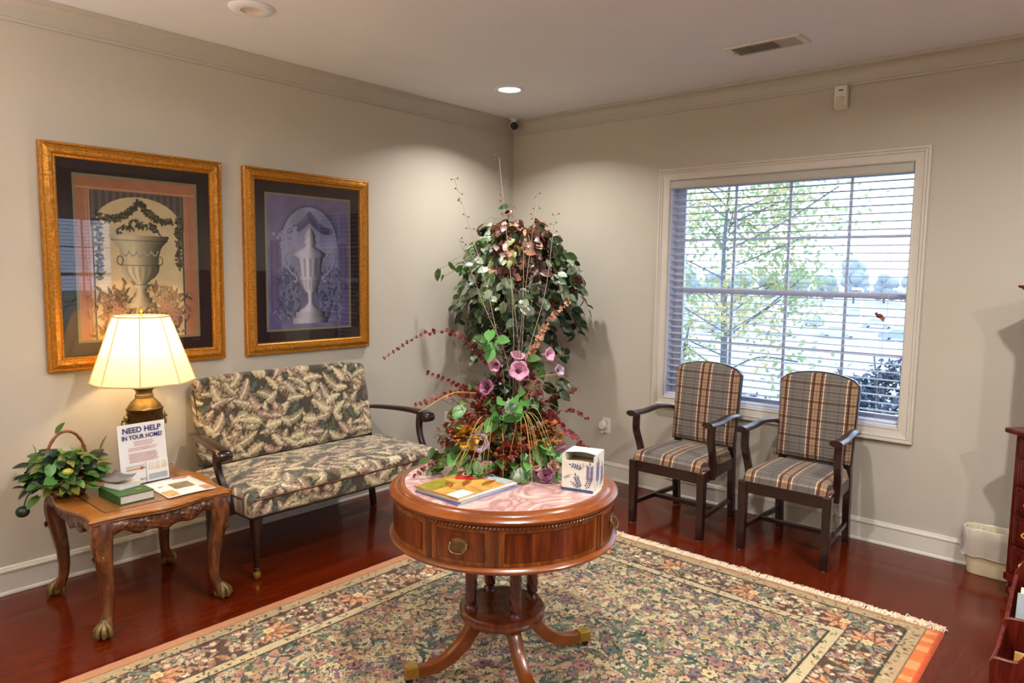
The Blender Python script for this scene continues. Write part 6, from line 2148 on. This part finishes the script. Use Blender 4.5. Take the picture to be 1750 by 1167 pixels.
# =================================================================== OUTSIDE THE WINDOW
M['grass'] = plain('bank_grass', srgb(126, 142, 112), .9, var=.25, nscale=3)
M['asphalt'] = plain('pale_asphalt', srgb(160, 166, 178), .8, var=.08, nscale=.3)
M['far_tree'] = leafmat('distant_tree', srgb(138, 148, 150), srgb(158, 168, 168), .9, .0)  # bluish overexposed haze put into the crown colour
M['out_leaf'] = leafmat('outdoor_leaf', srgb(134, 158, 112), srgb(178, 194, 140), .6, .45)  # both outdoor leaf colours paled to stand in for a veil of haze
M['out_leaf2'] = leafmat('outdoor_yellow_leaf', srgb(186, 172, 112), srgb(214, 200, 146), .6, .45)
M['hedge'] = leafmat('hedge_leaf', srgb(30, 48, 66), srgb(84, 104, 122), .3, .2)
M['out_bark'] = plain('outdoor_bark', srgb(96, 104, 110), .9, var=.2)
b = MB()
def gz(x): return -.45 if x < 4 else (-.45 - 5.55 * min(1, (x - 4) / 22) ** .9)
gx = [.17, 2, 4, 6, 8, 11, 14, 18, 22, 26]
gy = list(range(-60, 81, 10))
vs = [(x, y, gz(x)) for x in gx for y in gy]; m_ = len(gy)
b.add(vs, [(i * m_ + k, (i + 1) * m_ + k, (i + 1) * m_ + k + 1, i * m_ + k + 1) for i in range(len(gx) - 1) for k in range(m_ - 1)])
struct(b.build('ground', M['grass'], smooth=60), 'grassy bank sloping down outside the window', 'ground')
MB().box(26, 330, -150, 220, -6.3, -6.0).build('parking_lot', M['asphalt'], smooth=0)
struct(bpy.data.objects['parking_lot'], 'pale parking lot beyond the bank', 'ground')
b = MB()
for j in range(5):
    x = 80 + j * 22
    for k in range(30): b.box(x, x + 6, k * 3 - 8, k * 3 - 7.85, -5.999, -5.99)
struct(b.build('parking_lines', M['white'], smooth=0), 'painted bay lines on the lot', 'ground')
b = MB(); b.box(.17, 40, -60, YW - .5, -.8, -.46); struct(b.build('side_ground', M['grass'], smooth=0), 'ground beside the building', 'ground')
b = MB(); b.box(-30, .16, -40, YW - .17, -.8, -.45); M['dark_ground'] = plain('dark_ground', srgb(52, 54, 44), .9)
struct(b.build('rear_ground', M['dark_ground'], smooth=0), 'ground outside the rear window', 'ground')

def foliage_ball(b, c, rad, n, L_, key, R, shell=.55, rz=1.0):
    for _ in range(n):
        v = Vector((R.gauss(0, 1), R.gauss(0, 1), R.gauss(0, 1))).normalized() * (shell + (1 - shell) * R.random())
        p = Vector(c) + Vector((v.x * rad, v.y * rad, v.z * rad * rz))
        d = Vector((R.uniform(-1, 1), R.uniform(-1, 1), R.uniform(-1, .6)))
        m = frame_mat(p, d, L_ * R.uniform(.7, 1.2), upv=(R.uniform(-1, 1), R.uniform(-1, 1), 1))
        s = [m @ Vector(q) for q in ((0, 0, 0), (.5, -.3, 0), (1, 0, -.1), (.5, .3, 0))]
        b.add(s, [(0, 1, 2, 3)])
def tree(label, base, h, crown, seed, key, key2, n=900, L_=.09, spread=None, dens=1):
    R = random.Random(seed)
    root = thing('garden_tree', label, 'tree', base)
    b = MB()
    b.tube(spline([(0, 0, 0), (.05, .02, h * .3), (-.03, .05, h * .6), (.05, 0, h * .95)], 5), [.07 - .06 * i / 15 for i in range(16)], 7)
    bl = []
    for k in range(26):
        z = h * R.uniform(.22, .85); a = R.uniform(0, 2 * pi); l = crown * R.uniform(.6, 1.05) * (1.1 - .45 * z / h)
        p = (l * cos(a), l * sin(a), z + l * R.uniform(.1, .55))
        b.tube(spline([(0, 0, z), (p[0] * .5, p[1] * .5, z + l * .22), p], 4), .012, 5); bl.append(p)
    b.build('trunk', M['out_bark'], root, weld=False)
    f1, f2 = MB(), MB()
    for i, p in enumerate(bl):
        for q in range(3):
            c = (p[0] * (.55 + .25 * q), p[1] * (.55 + .25 * q), p[2] - .1 * q + R.uniform(-.15, .15))
            foliage_ball(f2 if R.random() < .3 else f1, c, crown * .30, int(n / 26 / 3 * dens), L_, key, R, .3)
    tag(f1.build('foliage', M[key], root, smooth=0, weld=False), kind='stuff')
    tag(f2.build('foliage', M[key2], root, smooth=0, weld=False), kind='stuff')
    return root
tree('pale yellow-green tree close outside the left half of the window', (5.4, .6, gz(5.4)), 4.6, 1.9, 5, 'out_leaf', 'out_leaf2', 5200, .10)
tree('low young tree with sparse leaves outside the window centre', (3.0, -.05, gz(3.0)), 1.5, .5, 8, 'out_leaf', 'out_leaf2', 900, .075)
R = random.Random(12)
for i, (x, y, r, zt, lab) in enumerate([(2.4, -2.35, .66, .82, 'dense blue-green shrub outside the right half of the window'), (2.3, -1.0, .40, .42, 'smaller blue-green shrub outside, behind the two chairs')]):
    root = thing('shrub', lab, 'shrub', (x, y, gz(x)))
    H_ = zt - gz(x)
    b = MB()
    for k in range(14):
        a = R.uniform(0, 6.3); q = R.uniform(.2, .8) * r
        b.tube([(0, 0, 0), (q * .5 * cos(a), q * .5 * sin(a), H_ * .5), (q * cos(a), q * sin(a), H_ * R.uniform(.7, 1))], .008, 5)
    b.build('stems', M['out_bark'], root, weld=False)
    b = MB()
    for k in range(46):
        a = R.uniform(0, 6.3); q = r * math.sqrt(R.random()) * .95; z = H_ * R.uniform(.25, .98) * (1 - .25 * (q / r) ** 2)
        foliage_ball(b, (q * cos(a), q * sin(a), z), .16, 110 if i == 0 else 60, .06, 'hedge', R, .4)
    tag(b.build('foliage', M['hedge'], root, smooth=0, weld=False), kind='stuff')
# distant tree line
R = random.Random(3)
descr = ['rounded', 'broad', 'low', 'tall', 'bushy', 'uneven']
for k in range(16):
    ang = radians(4 + k * 1.95)
    d = R.uniform(218, 224) + 14 * (k % 2)
    x, y = -4.4 + d * cos(ang), -3.9 + d * sin(ang)
    hh = {6: 14.0}.get(k, R.uniform(8.2, 10.6))
    root = thing('distant_tree', 'hazy tree in the distant tree line beyond the parking lot', 'tree', (x, y, -6), 0, 'tree line beyond the parking lot')
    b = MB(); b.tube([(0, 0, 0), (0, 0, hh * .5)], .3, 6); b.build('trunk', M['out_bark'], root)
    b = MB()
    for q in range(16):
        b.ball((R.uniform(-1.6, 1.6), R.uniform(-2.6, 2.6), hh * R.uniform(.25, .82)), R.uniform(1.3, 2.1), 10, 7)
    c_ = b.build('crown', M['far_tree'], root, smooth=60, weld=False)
# lamp posts and cars
for i, (px, d, lab) in enumerate([((.965, .261), 120, 'white double-headed lamp post in the parking lot, nearer the window centre'), ((.976, .217), 125, 'white double-headed lamp post in the parking lot, at the right of the window')]):
    root = thing('lamp_post', lab, 'lamp post', (-4.4 + px[0] * d, -3.9 + px[1] * d, -6), math.atan2(px[1], px[0]))
    b = MB(); b.tube([(0, 0, 0), (0, 0, 5.6)], .16, 8); b.build('pole', M['vinyl'], root)
    for s in (-1, 1): MB().box(-.3, .3, s * .3 - .25 + (s > 0) * 0, s * 1.5 + .25 * 0, 5.5, 5.85).build('lamp_head', M['vinyl'], root, smooth=0)
def car_mesh(mat):
    root = thing('parked_car', 'x', 'car')
    b = MB(); b.prism([(-2.2, .35), (-2.2, .85), (-1.9, .95), (-1.3, 1.0), (1.3, 1.0), (2.1, .85), (2.25, .6), (2.2, .35)], -.85, .85, 'y'); b.build('body', mat, root, smooth=0, bevel=.06)
    b = MB(); b.prism([(-1.5, .99), (-1.1, 1.42), (.5, 1.45), (1.15, .99)], -.72, .72, 'y'); b.build('cabin', M['bluegrey'], root, smooth=0, bevel=.06)
    for x in (-1.4, 1.4):
        for y in (-.86, .70):
            b = MB(); b.lathe([(0, 0), (.33, 0), (.33, .16), (0, .16)], 14, cap=False, M4=T(x, y, .335, rx=-pi / 2)); b.build('wheel', M['bluegrey'], root)
    return root
cols = [plain('car_white', srgb(224, 226, 230), .3), plain('car_silver', srgb(196, 200, 210), .3), plain('car_blue', srgb(150, 164, 190), .3)]
protos = [car_mesh(c) for c in cols]
used = set()
R = random.Random(6)
nm = ['white', 'silver', 'blue']
k = 0
for row, dist in enumerate((96, 118, 150)):
    for j in range(5):
        ang = radians(8.5 + j * 4.1 + row * 1.5)
        ci = (j * 2 + row) % 3
        o = protos[ci] if ci not in used else copy_tree(protos[ci])
        used.add(ci)
        o.location = (-4.4 + dist * cos(ang), -3.9 + dist * sin(ang), -6.0); o.rotation_euler = (0, 0, R.choice([pi / 2, pi / 2, 0]))
        tag(o, 'distant %s car parked on the pale lot' % nm[ci], 'car', 'distant %s parked cars' % nm[ci])

# =================================================================== LAMPS OUTSIDE THE FRAME (ADDED UPLIGHTER, SECOND TABLE LAMP)
root = thing('added_uplighter', 'added brass uplighter, unseen left of the end table, brightening the ceiling', 'lamp', (-5.25, -1.15, 0))  # lamp added out of view for warm light on ceiling and wall
b = MB(); b.lathe([(0, 0), (.14, 0), (.14, .02), (.03, .04), (.012, .06), (.012, 1.72), (.03, 1.74), (0, 1.74)], 28, cap=False); b.build('pole', M['brass'], root)
b = MB(); b.lathe([(.03, 1.735), (.10, 1.76), (.17, 1.82), (.175, 1.82), (.10, 1.752), (.03, 1.728)], 36, cap=False); b.build('lamp_shade', M['antique'], root)
ld = bpy.data.lights.new('fill_uplight', 'AREA'); ld.shape = 'DISK'; ld.size = .22; ld.energy = FILL_UPLIGHT_W; ld.color = (1, .88, .76)
lo = bpy.data.objects.new('fill_uplight', ld); COL.objects.link(lo); lo.parent = root; lo.location = (0, 0, 1.83); lo.rotation_euler = (pi, 0, 0)
src = [o for o in bpy.data.objects if o.name == 'end_table'][0]
et2 = copy_tree(src); et2.location = (-.50, -5.35, 0); et2.rotation_euler = (0, 0, pi / 2)
tag(et2, 'carved walnut end table in the corner behind the camera', 'table')
src = [o for o in bpy.data.objects if o.name == 'table_lamp'][0]
tl2 = copy_tree(src); tl2.location = (-.50, -5.35, TT)
tag(tl2, 'second lit table lamp on the end table behind the camera', 'lamp')
for o in tl2.children:
    if o.type == 'LIGHT':
        o.data = o.data.copy(); o.data.energy = LAMP2_W
